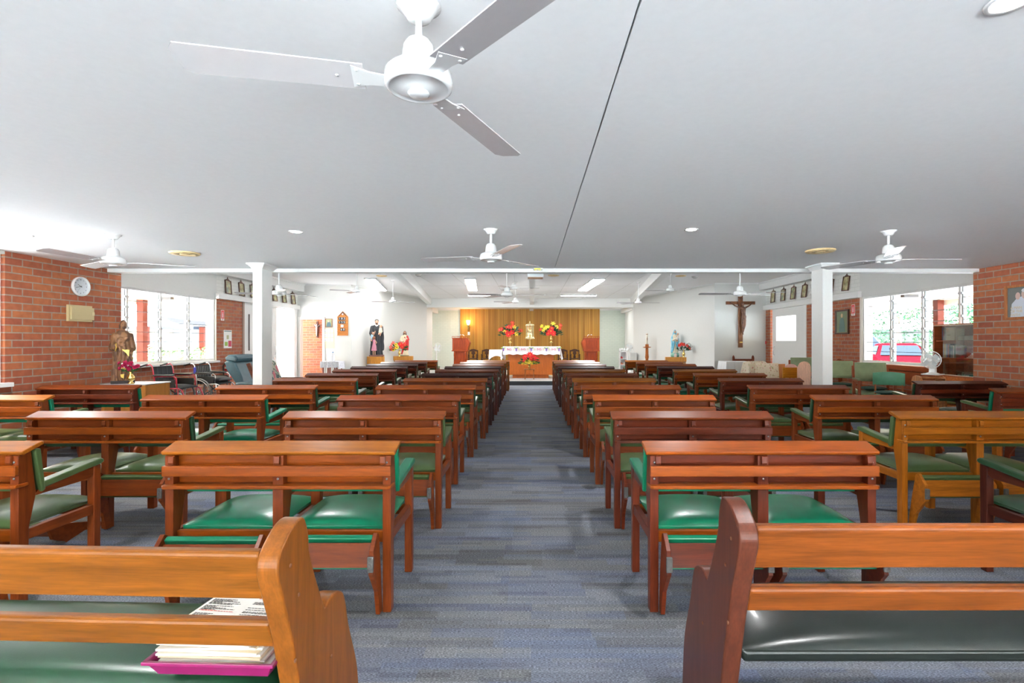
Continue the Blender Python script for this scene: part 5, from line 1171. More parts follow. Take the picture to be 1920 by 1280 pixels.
# ---------------------------------------------------------------- side-bay furniture
# wheelchairs: local x forward, y across
def wheelchair(label, loc, frame_col, seat_style, rz=0, s=1.0):
    t = thing('wheelchair', label, 'wheelchair', loc, rz, s=s)
    FM = flat('wc_'+frame_col, {'red': (.50, .03, .06), 'silver': (.72, .72, .74)}[frame_col], .25, metal=0 if frame_col == 'red' else 1, coat=.4)
    RB = flat('tyre_grey', (.22, .21, .20), .7); BKF = flat('black_fabric', (.016, .016, .018), .75, noise=.3, scale=60)
    W = .24
    for sy in (-1, 1):
        y = sy*W
        m = MB()
        m.tube([(-.28, y, .90), (-.20, y, .92), (-.16, y, .88), (-.10, y, .52), (-.10, y, .22)], .012)
        m.tube([(-.10, y, .68), (-.09, y, .70), (.26, y, .70), (.30, y, .67), (.31, y, .48)], .011)
        m.tube([(-.10, y, .48), (.34, y, .48), (.40, y, .45), (.56, y, .10)], .012)
        m.tube([(-.10, y, .24), (.33, y, .24), (.33, y, .48)], .011)
        m.tube([(.31, y, .24), (.31, y, .14)], .014)
        m.build('side_frame', FM, t)
        m = MB(); m.tube([(-.40, y, .885), (-.29, y, .915), (-.26, y, .92)], .018); m.build('push_handle', BLACK, t)
        m = MB(); m.box(-.13, .24, y-.028, y+.028, .705, .735); m.build('arm_pad', BLACK, t, bevel=.008)
        m = MB(); m.box(-.09, .27, y-.006, y+.006, .49, .64); m.build('side_guard', BKF, t)
        # big wheel
        yy = y+sy*.055; m = MB(); c = Vector((-.04, yy, .305))
        m.tube([c+Vector((cos(a)*.29, 0, sin(a)*.29)) for a in [2*pi*k/36 for k in range(36)]], .016, 8, closed=True); wh = m.build('rear_wheel', RB, t)
        m = MB(); m.tube([c+Vector((cos(a)*.265, sy*.03, sin(a)*.265)) for a in [2*pi*k/36 for k in range(36)]], .007, 6, closed=True)
        m.lathe([(0, -.04), (.03, -.04), (.03, .04), (0, .04)], c, 12, M=Matrix.Rotation(pi/2, 4, 'X'))
        for k in range(18): a = 2*pi*k/18; m.tube([c, c+Vector((cos(a)*.28, 0, sin(a)*.28))], .0018, 4)
        m.build('hand_rim_and_spokes', METAL, wh)
        c = Vector((.36, y, .09)); m = MB(); m.tube([c+Vector((cos(a)*.075, 0, sin(a)*.075)) for a in [2*pi*k/20 for k in range(20)]], .014, 6, closed=True); m.ell(c, (.06, .01, .06), 12, 6); m.build('caster_wheel', RB, t)
        m = MB(); m.box(.52, .66, y-.09*sy-.06, y-.09*sy+.06, .08, .10); m.build('foot_plate', BLACK, t, bevel=.004)
    m = MB(); m.pillow(-.10, .36, -W+.01, W-.01, .47, .49, .54) ; m.build('seat', BKF, t)
    m = MB()
    n = 8
    vs = []
    for i in range(n+1):
        y = -W+2*W*i/n; d = -.03*(1-(2*i/n-1)**2)
        for z, x in ((.50, -.10), (.88, -.155)): vs += [(x+d, y, z), (x+d-.012, y, z)]
    m.add(vs, [(4*i, 4*i+4, 4*i+6, 4*i+2) for i in range(n)]+[(4*i+1, 4*i+3, 4*i+7, 4*i+5) for i in range(n)]+[(4*i+2, 4*i+6, 4*i+7, 4*i+3) for i in range(n)], True)
    b = m.build('backrest', BKF, t, clean=False)
    m = MB()
    if seat_style == 'panels': [m.tube([(-.098-.03*(1-(f*2-1)**2), -W+2*W*f, .51), (-.15-.03*(1-(f*2-1)**2), -W+2*W*f, .87)], .004, 5) for f in (.25, .5, .75)]; m.build('stitching', flat('stitch', (.05, .05, .055), .6), b)
    else: [m.tube([(-.095-.03*(1-(f*2-1)**2), -W+2*W*f, .53), (-.115, -W+2*W*f+.02, .65), (-.125, -W+2*W*f-.01, .75), (-.15, -W+2*W*f+.01, .86)], .005, 5) for f in [k/9 for k in range(1, 9)]]; m.build('ribbing', flat('rib', (.20, .21, .21), .5), b)
    m = MB(); m.tube([(.05, -W, .24), (.15, W, .48)], .010); m.tube([(.05, W, .24), (.15, -W, .48)], .010); m.build('cross_brace', BLACK, t)
    if frame_col == 'silver': m = MB(); m.box(-.17, -.12, -W-.016, -W+.0, .70, .84); m.build('blue_label', flat('blue_label', (.05, .06, .5), .5), t); m = MB(); m.pillow(-.05, .38, -.22, .22, .545, .57, .64); m.build('loose_cushion', flat('cushion_black', (.012, .012, .014), .4), t)
    return t
wheelchair('red-framed black wheelchair under the left window, nearer of two', (-7.08, 9.95, 0), 'red', 'panels', radians(-3), 1.04)
wheelchair('silver-framed black wheelchair with blue label, behind the red one', (-7.12, 11.2, 0), 'silver', 'ribs', radians(-3), 1.0)

# recliner, faces +x
RL = vinyl('teal_leather', _c(58, 88, 98), .35)
t = thing('recliner_chair', 'blue-grey leather recliner beside the left column', 'armchair', (-5.55, 10.4, 0), radians(-6))
m = MB(); m.prism([(-.42, .0), (.42, .0), (.45, .40), (-.30, .46), (-.36, .3)], -.36, .36, 'y') ; m.build('base', RL, t, bevel=.03)
m = MB(); m.prism([(-.28, .40), (-.12, .42), (-.20, .70), (-.34, .98), (-.48, 1.02), (-.58, 1.0), (-.52, .82), (-.34, .58)], -.32, .32, 'y'); m.build('backrest', RL, t, bevel=.035)
m = MB(); m.prism([(-.55, 1.0), (-.34, .98), (-.30, 1.06), (-.36, 1.13), (-.50, 1.14), (-.58, 1.08)], -.30, .30, 'y'); m.build('headrest', RL, t, bevel=.035)
for sy in (-1, 1): m = MB(); m.prism([(-.30, .12), (.44, .12), (.46, .55), (.30, .62), (-.25, .60)], sy*.37-.07, sy*.37+.07, 'y'); m.build('armrest', RL, t, bevel=.035)
m = MB(); m.pillow(-.22, .46, -.29, .29, .40, .46, .54); m.build('seat_cushion', RL, t)

# slatted lounge chair with floral cushions, faces +x, behind outer-left pews
LW = wood('lounge_wood', _c(112, 62, 42), axis='x')
FLO = spotted('floral_dark', (.50, .52, .40), [((.05, .10, .11), 1, .5), ((.60, .16, .20), .45, .56), ((.66, .50, .34), .8, .62)], 14)
t = thing('slatted_armchair', 'dark slatted wooden armchair with floral cushions by the left sliding door', 'armchair', (-4.62, 9.35, 0), radians(3))
for sy in (-.31, .31):
    m = MB(); m.prism([(-.22, .40), (-.14, .40), (-.40, 1.02), (-.46, 1.0)], sy-.025, sy+.025, 'y'); m.prism([(-.26, 0), (-.19, 0), (-.16, .45), (-.24, .48)], sy-.025, sy+.025, 'y'); m.build('back_post', LW, t, bevel=.004)
    m = MB(); m.box(-.28, .50, sy-.035, sy+.035, .69, .72); m.build('armrest', LW, t, bevel=.006)
    m = MB(); m.box(.42, .47, sy-.025, sy+.025, 0, .69); m.box(-.2, .44, sy-.02, sy+.02, .32, .38); m.build('leg', LW, t)
    m = MB(); [m.box(-.1+.09*k, -.07+.09*k, sy-.012, sy+.012, .38, .69) for k in range(6)]; m.build('side_slats', LW, t)
m = MB(); [m.box(-.2, .44, -.3+.11*k, -.23+.11*k, .34, .36) for k in range(6)]; m.build('seat_slats', LW, t)
for i, (nm, pr) in enumerate((('seat_cushion', [(-.20, .37), (.46, .39), (.46, .52), (-.15, .50)]), ('back_cushion', [(-.18, .46), (-.02, .50), (-.20, 1.02), (-.28, 1.06), (-.38, 1.02)]))):
    m = MB(); m.prism(pr, -.28, .28, 'y'); m.build(nm, FLO, t, bevel=.04, seg=3)

# green vinyl armchairs, right bay (face -y turned towards the aisle)
GV = vinyl('sage_vinyl', _c(136, 150, 112), .35); AWD = wood('armchair_wood', _c(158, 76, 42), axis='z')
CUSH = flat('dark_green_cushion', _c(24, 62, 52), .8, noise=.3, scale=25)
def green_armchair(lab):
    t = thing('green_armchair', lab, 'armchair', group='green vinyl armchairs by the right window')
    for sx in (-.26, .26):
        m = MB(); m.box(sx-.022, sx+.022, -.27, -.215, 0, .62); m.build('leg', AWD, t, bevel=.003)
        m = MB(); m.prism([(.17, 0), (.225, 0), (.26, .62), (.31, .86), (.25, .88), (.19, .62)], sx-.022, sx+.022); m.build('leg', AWD, t, bevel=.003)
        m = MB(); m.box(sx-.024, sx+.024, -.27, .24, .60, .635); m.box(sx-.02, sx+.02, -.22, .2, .30, .36); m.build('arm_rail', AWD, t, bevel=.003)
        m = MB(); m.box(sx-.032, sx+.032, -.26, .20, .635, .66); m.build('arm_pad', GV, t, bevel=.008)
    m = MB(); m.pillow(-.235, .235, -.26, .2, .34, .40, .46); m.build('seat', GV, t, bevel=.006)
    m = MB(); m.prism([(.15, .60), (.20, .60), (.275, .93), (.225, .94)], -.245, .245); b = m.build('backrest', GV, t, bevel=.012)
    m = MB(); m.prism([(.142, .64), (.152, .64), (.213, .90), (.203, .90)], -.20, .20); m.build('back_panel', GV, b, bevel=.012)
    return t
def cushion(loc, rz, label):
    m = MB(); m.ell((0, 0, .035), (.23, .22, .035), 20, 8); m.box(-.14, .14, -.13, .13, .0, .02)
    o = m.build('seat_cushion', CUSH); o.location = loc; o.rotation_euler = (0, 0, rz); tag(o, label, 'cushion', 'dark green loose cushions')
ga = green_armchair('sage green armchair by the right window, nearest of three')
spots = [(6.45, 9.55, -22, None), (6.40, 10.45, -20, 'sage green armchair by the right window, just right of the column'), (6.78, 12.6, -18, 'sage green armchair by the right wall, mostly behind the column')]
for i, (x, y, a, lb) in enumerate(spots):
    o = ga if i == 0 else dup(ga, label=lb)
    o.location = (x, y, 0); o.rotation_euler = (0, 0, radians(a)); o.scale = (1.06,)*3
    cushion((x-.02, y-.03, .49), radians(a), ['dark green cushion on the nearest sage armchair', 'dark green cushion on the middle sage armchair', 'dark green cushion on the farthest sage armchair'][i])
GJ = vinyl('jade_vinyl', _c(88, 152, 118), .4); DW = wood('dining_wood', _c(176, 104, 60), axis='z')
def dining(label, loc, rz, mat, backz=.80):
    t = thing('dining_chair', label, 'chair', loc, rz)
    for sx in (-.2, .2):
        m = MB(); m.tube([(sx, -.2, 0), (sx, -.18, .43)], .014); m.build('leg', DW, t)
        m = MB(); m.tube([(sx, .24, 0), (sx, .2, .45), (sx*1.02, .26, backz-.04)], .015); m.build('leg', DW, t)
    m = MB(); m.box(-.21, .21, -.2, .2, .40, .425); m.tube([(-.2, -.2, .3), (.2, -.2, .3)], .009); m.build('seat_frame', DW, t)
    m = MB(); m.pillow(-.22, .22, -.22, .2, .425, .44, .47); m.build('seat', mat, t)
    m = MB(); n = 14; vs = []
    for i in range(n+1):
        f = 2*i/n-1; x = .24*f; y = .20+.055*(1-f*f); zt = backz+.02*(1-f*f); zb = backz-.22
        vs += [(x, y, zb), (x, y, zt), (x, y+.04, zt), (x, y+.04, zb)]
    m.add(vs, [(4*i+j, 4*i+4+j, 4*i+4+(j+1) % 4, 4*i+(j+1) % 4) for i in range(n) for j in range(4)]+[(0, 1, 2, 3), (4*n, 4*n+3, 4*n+2, 4*n+1)], True)
    m.build('backrest', mat, t, bevel=.01, clean=False); return t
dining('jade green dining chair with round back in front of the wall bench', (6.33, 8.95, 0), radians(-32), GJ, .83)
cushion((6.30, 8.90, .47), radians(-32), 'dark green cushion on the jade dining chair')
dining('small stool-height chair with pale green seat behind the mahogany pew', (6.75, 8.1, 0), radians(-60), vinyl('lime_vinyl', _c(150, 150, 90), .4), .60)

# wall bench along the right window, faces -x
t = thing('wall_bench', 'long reddish wooden bench against the wall under the right window', 'bench', (7.38, 9.15, 0), pi/2)
RWD = wood('bench_red', _c(168, 84, 46), axis='x')
prof = [(.0, 0), (-.05, .42), (.02, .90), (.01, .955), (-.03, .98), (-.08, .98), (-.12, .94), (-.14, .60), (-.20, .56), (-.42, .56), (-.46, .50), (-.44, .0)]
for x in (0, 3.1): m = MB(); m.prism([(p[0], p[1]) for p in prof], x-.03, x+.03); m.build('bench_end', RWD, t, bevel=.01)
m = MB(); m.prism([(-.06, .82), (-.02, .82), (-.01, .92), (-.05, .93)], .03, 3.07); m.build('top_rail', RWD, t, bevel=.006)
m = MB(); m.prism([(-.10, .56), (-.06, .56), (-.02, .80), (-.05, .81)], .03, 3.07); m.build('back_panel', RWD, t)
m = MB(); m.box(.03, 3.07, -.44, -.08, .40, .44); m.build('seat_board', RWD, t)
m = MB(); m.pillow(.22, .78, -.12, -.06, .62, .66, .80); m.build('amber_pad', flat('amber_pad', _c(150, 84, 24), .4), t)

# bookcase with sliding glass
BWD = wood('bookcase_wood', _c(170, 88, 50), axis='x')
BX, BY0, BY1 = 7.16, 7.85, 9.02
t = thing('bookcase', 'glass-fronted wooden bookcase in the corner by the right window', 'bookcase', (BX, BY0, 0))
Lw = BY1-BY0; m = MB(); zb, zt = .80, 1.70
for y in (0, Lw-.02): m.box(0, .28, y, y+.02, 0, zt)
for z in (zb, 1.10, 1.40, zt-.02, .4, .02): m.box(.0 if z in (zb, zt-.02) else .03, .28, .02, Lw-.02, z, z+.02)
m.box(.265, .28, .02, Lw-.02, 0.02, zt); m.build('carcass', BWD, t, bevel=.002)
m = MB(); m.box(.005, .02, .02, Lw-.02, .02, zb); m.build('cupboard_door', wood('bookcase_door', _c(205, 110, 50), axis='x'), t)
m = MB(); m.box(-.004, .002, 0, Lw, zt-.028, zt-.018); m.box(-.004, .002, 0, Lw, zb+.02, zb+.03); m.build('glass_track', flat('cream_track', (.7, .62, .5), .4), t)
m = MB(); m.box(.006, .010, .02, .70, zb+.03, zt-.03); m.box(.014, .018, .55, .98, zb+.03, zt-.03); m.build('glass_pane', glass('case_glass', (.82, .85, .84), .10), t)
def book(x, y, z, w, d, h, col, lab, flat_=False, grp='books in the bookcase', name='book'):
    t = thing(name, lab, 'book', (x, y, z), group=grp)
    m = MB()
    if flat_: m.box(0, d, 0, h, 0, w)
    else: m.box(0, d, 0, w, 0, h)
    m.build('cover', flat('bk_%02d%02d%02d' % tuple(int(c*99) for c in col), col, .5), t)
    m = MB()
    if flat_: m.box(-.001, d-.002, .004, h-.002, .003, w-.003)
    else: m.box(.004, d+.001, .003, w-.003, .004, h+.001)
    m.build('pages', flat('pages', (.75, .70, .58), .7), t)
cols = [(.28, .24, .22), (.10, .08, .07), (.45, .42, .38), (.02, .04, .10), (.05, .06, .18), (.45, .33, .12), (.55, .42, .10), (.04, .16, .12), (.15, .2, .22), (.30, .06, .05), (.2, .22, .24)]
CN = ['grey', 'black', 'pale', 'navy', 'blue', 'tan', 'mustard', 'dark green', 'slate', 'maroon', 'charcoal']
def shelfbooks(z, y_far, seq, where):
    y = y_far
    for i, (w, h) in enumerate(seq):
        c = (i*5+int(z*10)) % len(cols); y -= w+.001
        book(BX+.07, y, z, w, .17, h, cols[c], f'{CN[c]} book standing on the {where} bookcase shelf', grp=f'books on the {where} bookcase shelf')
shelfbooks(1.421, BY1-.10, [(.045, .23), (.03, .235), (.022, .22)], 'upper')
book(BX+.05, BY1-.40, 1.421, .03, .16, .20, (.62, .50, .30), 'cream hardback facing forward on the upper bookcase shelf')
m = MB(); m.box(0, .02, 0, .17, 0, .22); o = m.build('display_book', flat('display_cover', (.60, .50, .36), .5)); o.location = (BX+.03, BY1-.42, 1.421); tag(o, 'large beige book facing forward on the upper shelf', 'book')
for k, (yy, cc_) in enumerate(((BY1-.66, (.65, .6, .5)), (BY0+.25, (.10, .15, .22)))):
    for j in range(3): book(BX+.06, yy, 1.421+j*.026, .025, .16, .20 if k == 0 else .30, tuple(c*(1-.1*j) for c in cc_), ['pale', 'blue-grey'][k]+' book lying in a stack on the upper shelf', True, ['pale stacked books', 'blue-grey stacked books'][k])
shelfbooks(1.121, BY1-.12, [(.03, .235), (.025, .23), (.028, .24), (.02, .235), (.02, .23), (.035, .235), (.05, .22), (.022, .21), (.03, .21), (.02, .2)], 'middle')
for j in range(4): book(BX+.05, BY0+.12, 1.121+j*.022, .021, .17, .42-.03*j, (.62-.04*j, .56-.05*j, .42), 'cream folder lying in the middle shelf stack', True, 'cream folders on the middle shelf')
for j in range(3): book(BX+.06, BY0+.5+.08*j, .821+.0*j, .02+.006*j, .17, .07, [(.05, .3, .2), (.6, .52, .4), (.5, .08, .08)][j], ['green', 'tan', 'red'][j]+' booklet on the bottom bookcase shelf', True)

# wooden rack stool with white desk fan
SX, SY = 6.28, 8.0
RK = wood('rack_wood', _c(196, 126, 74), axis='z')
t = thing('rung_stool', 'wooden stool with round rungs under the white desk fan', 'stool', (SX, SY, 0), radians(-8))
for sx in (-.17, .17): m = MB(); m.prism([(-.13, 0), (.13, 0), (.13, .78), (.10, .84), (.04, .86), (-.04, .86), (-.10, .84), (-.13, .78)], sx-.012, sx+.012); m.build('side_panel', RK, t, bevel=.004)
m = MB()
for z in (.83, .77, .70, .45, .2): [m.tube([(-.165, y, z), (.165, y, z)], .012, 8) for y in ((-.11, -.04, .04, .11) if z > .8 else (-.11, .11))]
m.build('rungs', RK, t)
f = ped_fan('white desk fan on the rung stool beside the bookcase', (SX+.06, SY, .873), radians(-58), .24, .135, 'desk_fan')
m = MB(); m.prism([(-.05, 0), (.05, 0), (.035, .2), (-.03, .2)], -.04, .04); m.box(-.12, .12, -.12, .12, 0, .02); m.build('fan_neck', FW, f, bevel=.01)

# white cloth table, church bench, floral sofa, timber pieces near the right door
def U2(px, D): return (px-996)*D/950
t = thing('cloth_table', 'table under a plain white cloth below the crucifix', 'table', (U2(1381, 14.6), 14.7, 0))
m = MB(); m.box(-.36, .36, -.3, .3, .79, .82); m.build('table_top', TW, t)
for sx in (-.3, .3):
    for sy in (-.25, .25): m = MB(); m.box(sx-.02, sx+.02, sy-.02, sy+.02, 0, .79); m.build('leg', TW, t)
def drape(name, label, loc, w, d, drop, mat, rz=0, flare=.05):
    m = MB(); P = []; n = 10
    cs = [(-w, -d), (w, -d), (w, d), (-w, d)]
    for i in range(4):
        a, b = Vector(cs[i]), Vector(cs[(i+1) % 4]); P += [a.lerp(b, k/n) for k in range(n)]
    vs = [(p.x, p.y, 0) for p in P]; N_ = len(P)
    low = []
    for i, p in enumerate(P):
        o_ = Vector((p.x/w, p.y/d)).normalized()*(flare*(1+.4*sin(i*1.9))); low.append((p.x+o_.x, p.y+o_.y, -drop*(1+.02*sin(i*2.3))))
    m.add(vs+low, [(i, (i+1) % N_, N_+(i+1) % N_, N_+i) for i in range(N_)]); m.add(vs, [list(range(N_))])
    o = m.build(name, mat); o.location = loc; o.rotation_euler = (0, 0, rz); return tag(o, label, 'cloth')
drape('white_table_cloth', 'plain white cloth hanging over the table below the crucifix', (U2(1381, 14.6), 14.7, .826), .37, .31, .45, CL)
t = thing('choir_bench', 'small dark carved bench with pointed posts under the crucifix', 'bench', (U2(1396, 15.6), 15.7, 0))
DK2 = wood('choir_wood', _c(130, 66, 44), axis='x')
for sx in (-.30, .30): m = MB(); m.box(sx-.03, sx+.03, -.03, .03, 0, .90); m.lathe([(.035, .90), (.04, .92), (.025, .95), (0, .98)], (sx, 0, 0), 8); m.box(sx-.03, sx+.03, -.4, -.34, 0, .45); m.build('post', DK2, t)
m = MB(); m.box(-.28, .28, -.015, .015, .60, .86); m.build('back_panel', DK2, t); m = MB(); m.box(-.28, .28, -.4, .0, .40, .44); m.build('seat', DK2, t)
FL2 = spotted('floral_pale', (.70, .60, .46), [((.55, .22, .20), 1.2, .62), ((.42, .36, .18), 1.5, .62)], 14)
t = thing('floral_sofa', 'pale floral covered sofa with wooden end panel near the right door', 'sofa', (5.78, 12.9, 0), radians(10))
m = MB(); m.prism([(-.35, .12), (.35, .12), (.40, .60), (.30, .86), (.10, .90), (-.02, .86), (-.05, .5), (-.35, .48)], -.26, .26); m.build('covered_body', FL2, t, bevel=.04)
m = MB(); m.prism([(-.30, .86), (.30, .86), (.34, .30), (-.34, .30)], -.37, -.35, 'y'); m.build('hanging_throw', FL2, t)
PWD = wood('pale_panel', _c(206, 130, 76), axis='z')
m = MB(); m.box(.27, .50, -.36, -.33, .05, .84); m.build('end_panel', PWD, t, bevel=.004)
PINK = flat('pink_cushion', (.66, .38, .34), .8, noise=.2, scale=15)
t = thing('amber_chair', 'amber wooden box-back chair with pink cushion', 'chair', (U2(1485, 11.7), 11.7, 0), radians(-4))
AMB = wood('amber_wood', _c(190, 122, 26), axis='x')
m = MB(); m.box(-.20, .20, -.02, .02, .56, .80); m.build('backrest', AMB, t, bevel=.003)
for sx in (-.19, .19): m = MB(); m.box(sx-.02, sx+.02, -.03, .03, 0, .81); m.build('leg', AMB, t, bevel=.003); m = MB(); m.box(sx-.02, sx+.02, .36, .40, 0, .42); m.build('leg', AMB, t)
m = MB(); m.pillow(-.18, .18, .0, .38, .42, .46, .54); m.build('seat_cushion', PINK, t)
m = MB(); m.ell((0, .05, .78), (.15, .06, .10), 16, 8); m.build('back_cushion', PINK, t)
t = thing('arched_bench', 'pale pink wooden bench with rounded end boards beside the right column', 'bench', (U2(1512, 10.9), 11.0, 0), radians(-29))
PKW = wood('pink_wood', _c(226, 176, 150), axis='z', contrast=.15)
arch = [(-.13, 0), (.13, 0), (.13, .83), (.10, .90), (.05, .935), (0, .945), (-.05, .935), (-.10, .90), (-.13, .83)]
m = MB(); m.prism(arch, -.02, .02, 'y'); m.build('bench_end', PKW, t, bevel=.004)
m = MB(); m.prism(arch, .7, .74, 'y'); m.build('bench_end', PKW, t, bevel=.004)
m = MB(); m.box(.08, .11, .02, .7, .55, .88); m.build('backrest', PKW, t); m = MB(); m.box(-.12, .1, .02, .7, .40, .44); m.build('seat', PKW, t)
ped_fan('large pale pedestal fan with wire guard in front of the right door', (U2(1497, 13.0), 13.1, 0), radians(-30), .78, .19)
m = MB(); m.prism([(-.14, 0), (.14, 0), (.12, .10), (-.12, .10)], -.1, .1, 'y'); o = m.build('red_box', flat('red_box', (.5, .02, .02), .5)); o.location = (6.65, 11.3, 0); tag(o, 'small red box on the floor behind the sage armchairs', 'box')

# ---------------------------------------------------------------- tray and booklets on the near-left bench
tx, ty = -.875, 1.525
TR = flat('magenta_plastic', _c(128, 14, 78), .35, coat=.2)
t = thing('plastic_tray', 'magenta plastic tray on the seat of the honey-coloured bench', 'tray', (tx, ty, .478), radians(-2))
m = MB(); A_ = [(-.155, -.125), (.155, -.125), (.155, .135), (-.155, .135)]; B_ = [(-.178, -.148), (.178, -.148), (.178, .158), (-.178, .158)]
def ring(p, z): return [(x, y, z) for x, y in p]
ins = lambda p, k: [(x*k, y*k) for x, y in p]
m.add(ring(A_, 0)+ring(B_, .048), [(0, 1, 2, 3)]+[(i, (i+1) % 4, 4+(i+1) % 4, 4+i) for i in range(4)])
m.add(ring(ins(A_, .97), .004)+ring(ins(B_, .97), .048), [(3, 2, 1, 0)]+[(4+i, 4+(i+1) % 4, (i+1) % 4, i) for i in range(4)])
m.add(ring(ins(B_, 1.03), .048)+ring(ins(B_, .97), .048)+ring(ins(B_, 1.03), .04), [(i, (i+1) % 4, 4+(i+1) % 4, 4+i) for i in range(4)]+[(i, 8+i, 8+(i+1) % 4, (i+1) % 4) for i in range(4)])
m.build('tray_shell', TR, t, bevel=.0015)
PAP = flat('paper', (.80, .77, .70), .7); PAP2 = flat('paper_warm', (.74, .62, .44), .7); INK = flat('ink', (.06, .055, .05), .8); RINK = flat('red_ink', (.65, .08, .05), .8)
def booklet(i, z, rot, last):
    t = thing('mass_booklet', 'open printed booklet on top of the stack in the magenta tray' if last else 'white booklet in the stack in the magenta tray', 'booklet', (tx+rnd.uniform(-.006, .006)-.003*i, ty+(.048 if last else .004+.0015*i), .478+z), rot, 'booklets in the magenta tray')
    w_, d_ = .147, .130+.032*last
    m = MB(); n = 10; vs = []
    for k in range(n+1):
        x = -w_+2*w_*k/n; h = .0012*sin(pi*k/n)
        for y in (-d_, d_): vs += [(x, y, h), (x, y, h+.006)]
    m.add(vs, [(4*k+a, 4*k+b, 4*k+4+b, 4*k+4+a) for k in range(n) for a, b in ((0, 2), (3, 1), (1, 0), (2, 3))]+[(0, 1, 3, 2), (4*n, 4*n+2, 4*n+3, 4*n+1)])
    m.build('pages', PAP if i % 2 else PAP2, t, clean=False)
    if last:
        r_ = random.Random(5); a = MB(); b = MB()
        for col_, (x0, x1) in enumerate(((-.135, -.01), (.01, .135))):
            y = d_-.012
            while y > -d_+.01:
                ln = r_.uniform(.3, 1)*(x1-x0) if r_.random() < .75 else 0
                if ln:
                    mb = b if r_.random() < .08 else a; x = x0
                    while x < x0+ln: wd = r_.uniform(.004, .013); xx = min(x+wd, x0+ln); hh = .0078; mb.box(x, xx, y, y+.0026, hh, hh+.0003); x = xx+.0022
                y -= .0056
        f_ = a.build('printed_text', INK, t); b.build('red_text', RINK, t)
    return t
for i in range(10): booklet(i, .012+i*.0072, radians(-2+[0, 3, -3, 2, -1, 1, -2, 3, -3, -5][i]), i == 9)

# ---------------------------------------------------------------- outdoors
GR = flat('paving', (.71, .715, .73), .9, noise=.08, scale=2)
slab('floor_outside', GR, -60, 60, -30, 60, -.3, -.13)
SOF = flat('soffit_cream', (.60, .50, .34), .7)
slab('ceiling_verandah_left', SOF, -10.4, WL-.25, -6.5, 24, 2.52, 2.6); slab('ceiling_verandah_right', SOF, WR+.25, 11.0, -6.5, 24, 2.50, 2.58)
slab('ceiling_rear_added', SOF, -10, 10, -4.8, YB-.2, 2.52, 2.6)  # unseen rear roof added to keep sky light off the pews
slab('trim_fascia_left', flat('fascia', (.74, .70, .62), .6), -10.45, -10.4, -2, 24, 2.38, 2.62); slab('trim_fascia_right', flat('fascia', (.74, .70, .62), .6), 11.0, 11.05, -2, 24, 2.36, 2.60)
RP = flat('post_brown', _c(80, 32, 20), .6, spec=.1)
def post(x, y, s, h, label, mat=RP, grp='verandah posts'):
    m = MB(); m.box(-s/2, s/2, -s/2, s/2, -.13, h); o = m.build('verandah_post', mat, bevel=.004); o.location = (x, y, 0); tag(o, label, 'post', grp)
post(-10.25, 13.35, .17, 2.5, 'red-brown verandah post outside the left window')
post(10.85, 13.5, .17, 2.5, 'orange-brown verandah post outside the right window')
for x, y, sd in ((-9.2, 12.75, 'left'), (8.85, 11.85, 'right')):
    m = MB(); m.box(-.17, .17, -.06, .06, -.07, 0); o = m.build('soffit_light', flat('dark_lamp', (.03, .028, .027), .5)); o.location = (x, y, 2.52 if sd == 'left' else 2.50); tag(o, f'dark oblong light on the verandah soffit outside the {sd} window', 'light')
# house across the left garden
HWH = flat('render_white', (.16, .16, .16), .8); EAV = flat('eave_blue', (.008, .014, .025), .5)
t = thing('house', 'low white house with dark eaves beyond the left garden', 'building', (-23, 31, -.13))
m = MB(); m.box(-6, 7, 0, 6, 0, 2.25); m.build('wall', HWH, t)
m = MB(); m.box(-6.5, 3.2, -1.3, 6.5, 2.25, 2.42); m.box(2.5, 7.6, -.5, 6.5, 2.45, 2.56); m.build('eave', EAV, t)
m = MB(); m.add([(-6.5, -1.3, 2.42), (7.6, -1.3, 2.42), (7.6, 6.5, 2.42), (-6.5, 6.5, 2.42), (-2, 2.6, 3.3), (4, 2.6, 3.3)], [(0, 1, 5, 4), (1, 2, 5), (2, 3, 4, 5), (3, 0, 4)]); m.build('roof', flat('roof_pale', (.3, .31, .33), .5), t)
for x in (2.7, 5.4): m = MB(); m.box(x, x+.55, -.03, 0, .95, 1.9); m.build('window', flat('win_dark', (.02, .035, .04), .5), t)
m = MB(); m.box(-3, 2, -1.35, -1.28, 1.9, 2.25); m.build('fascia_panel', flat('beige_fascia', (.12, .10, .07), .6), t)
for x, y, lb in ((-16.9, 22.2, 'slim red-brown post in the left garden, by the white house'), (-14.9, 23.0, 'red-brown post carrying the dark roof slab in the left garden')): post(x, y, .22, 2.05, lb, grp='garden posts')
m = MB(); m.prism([(-1.2, .25), (1.1, -.02), (1.1, -.22), (-.3, -.1)], -1, 1, 'y'); o = m.build('walkway_roof', flat('dark_roof', (.012, .012, .016), .6)); o.location = (-15.2, 23.2, 2.27); tag(o, 'dark sloping walkway roof on the post in the left garden', 'roof')
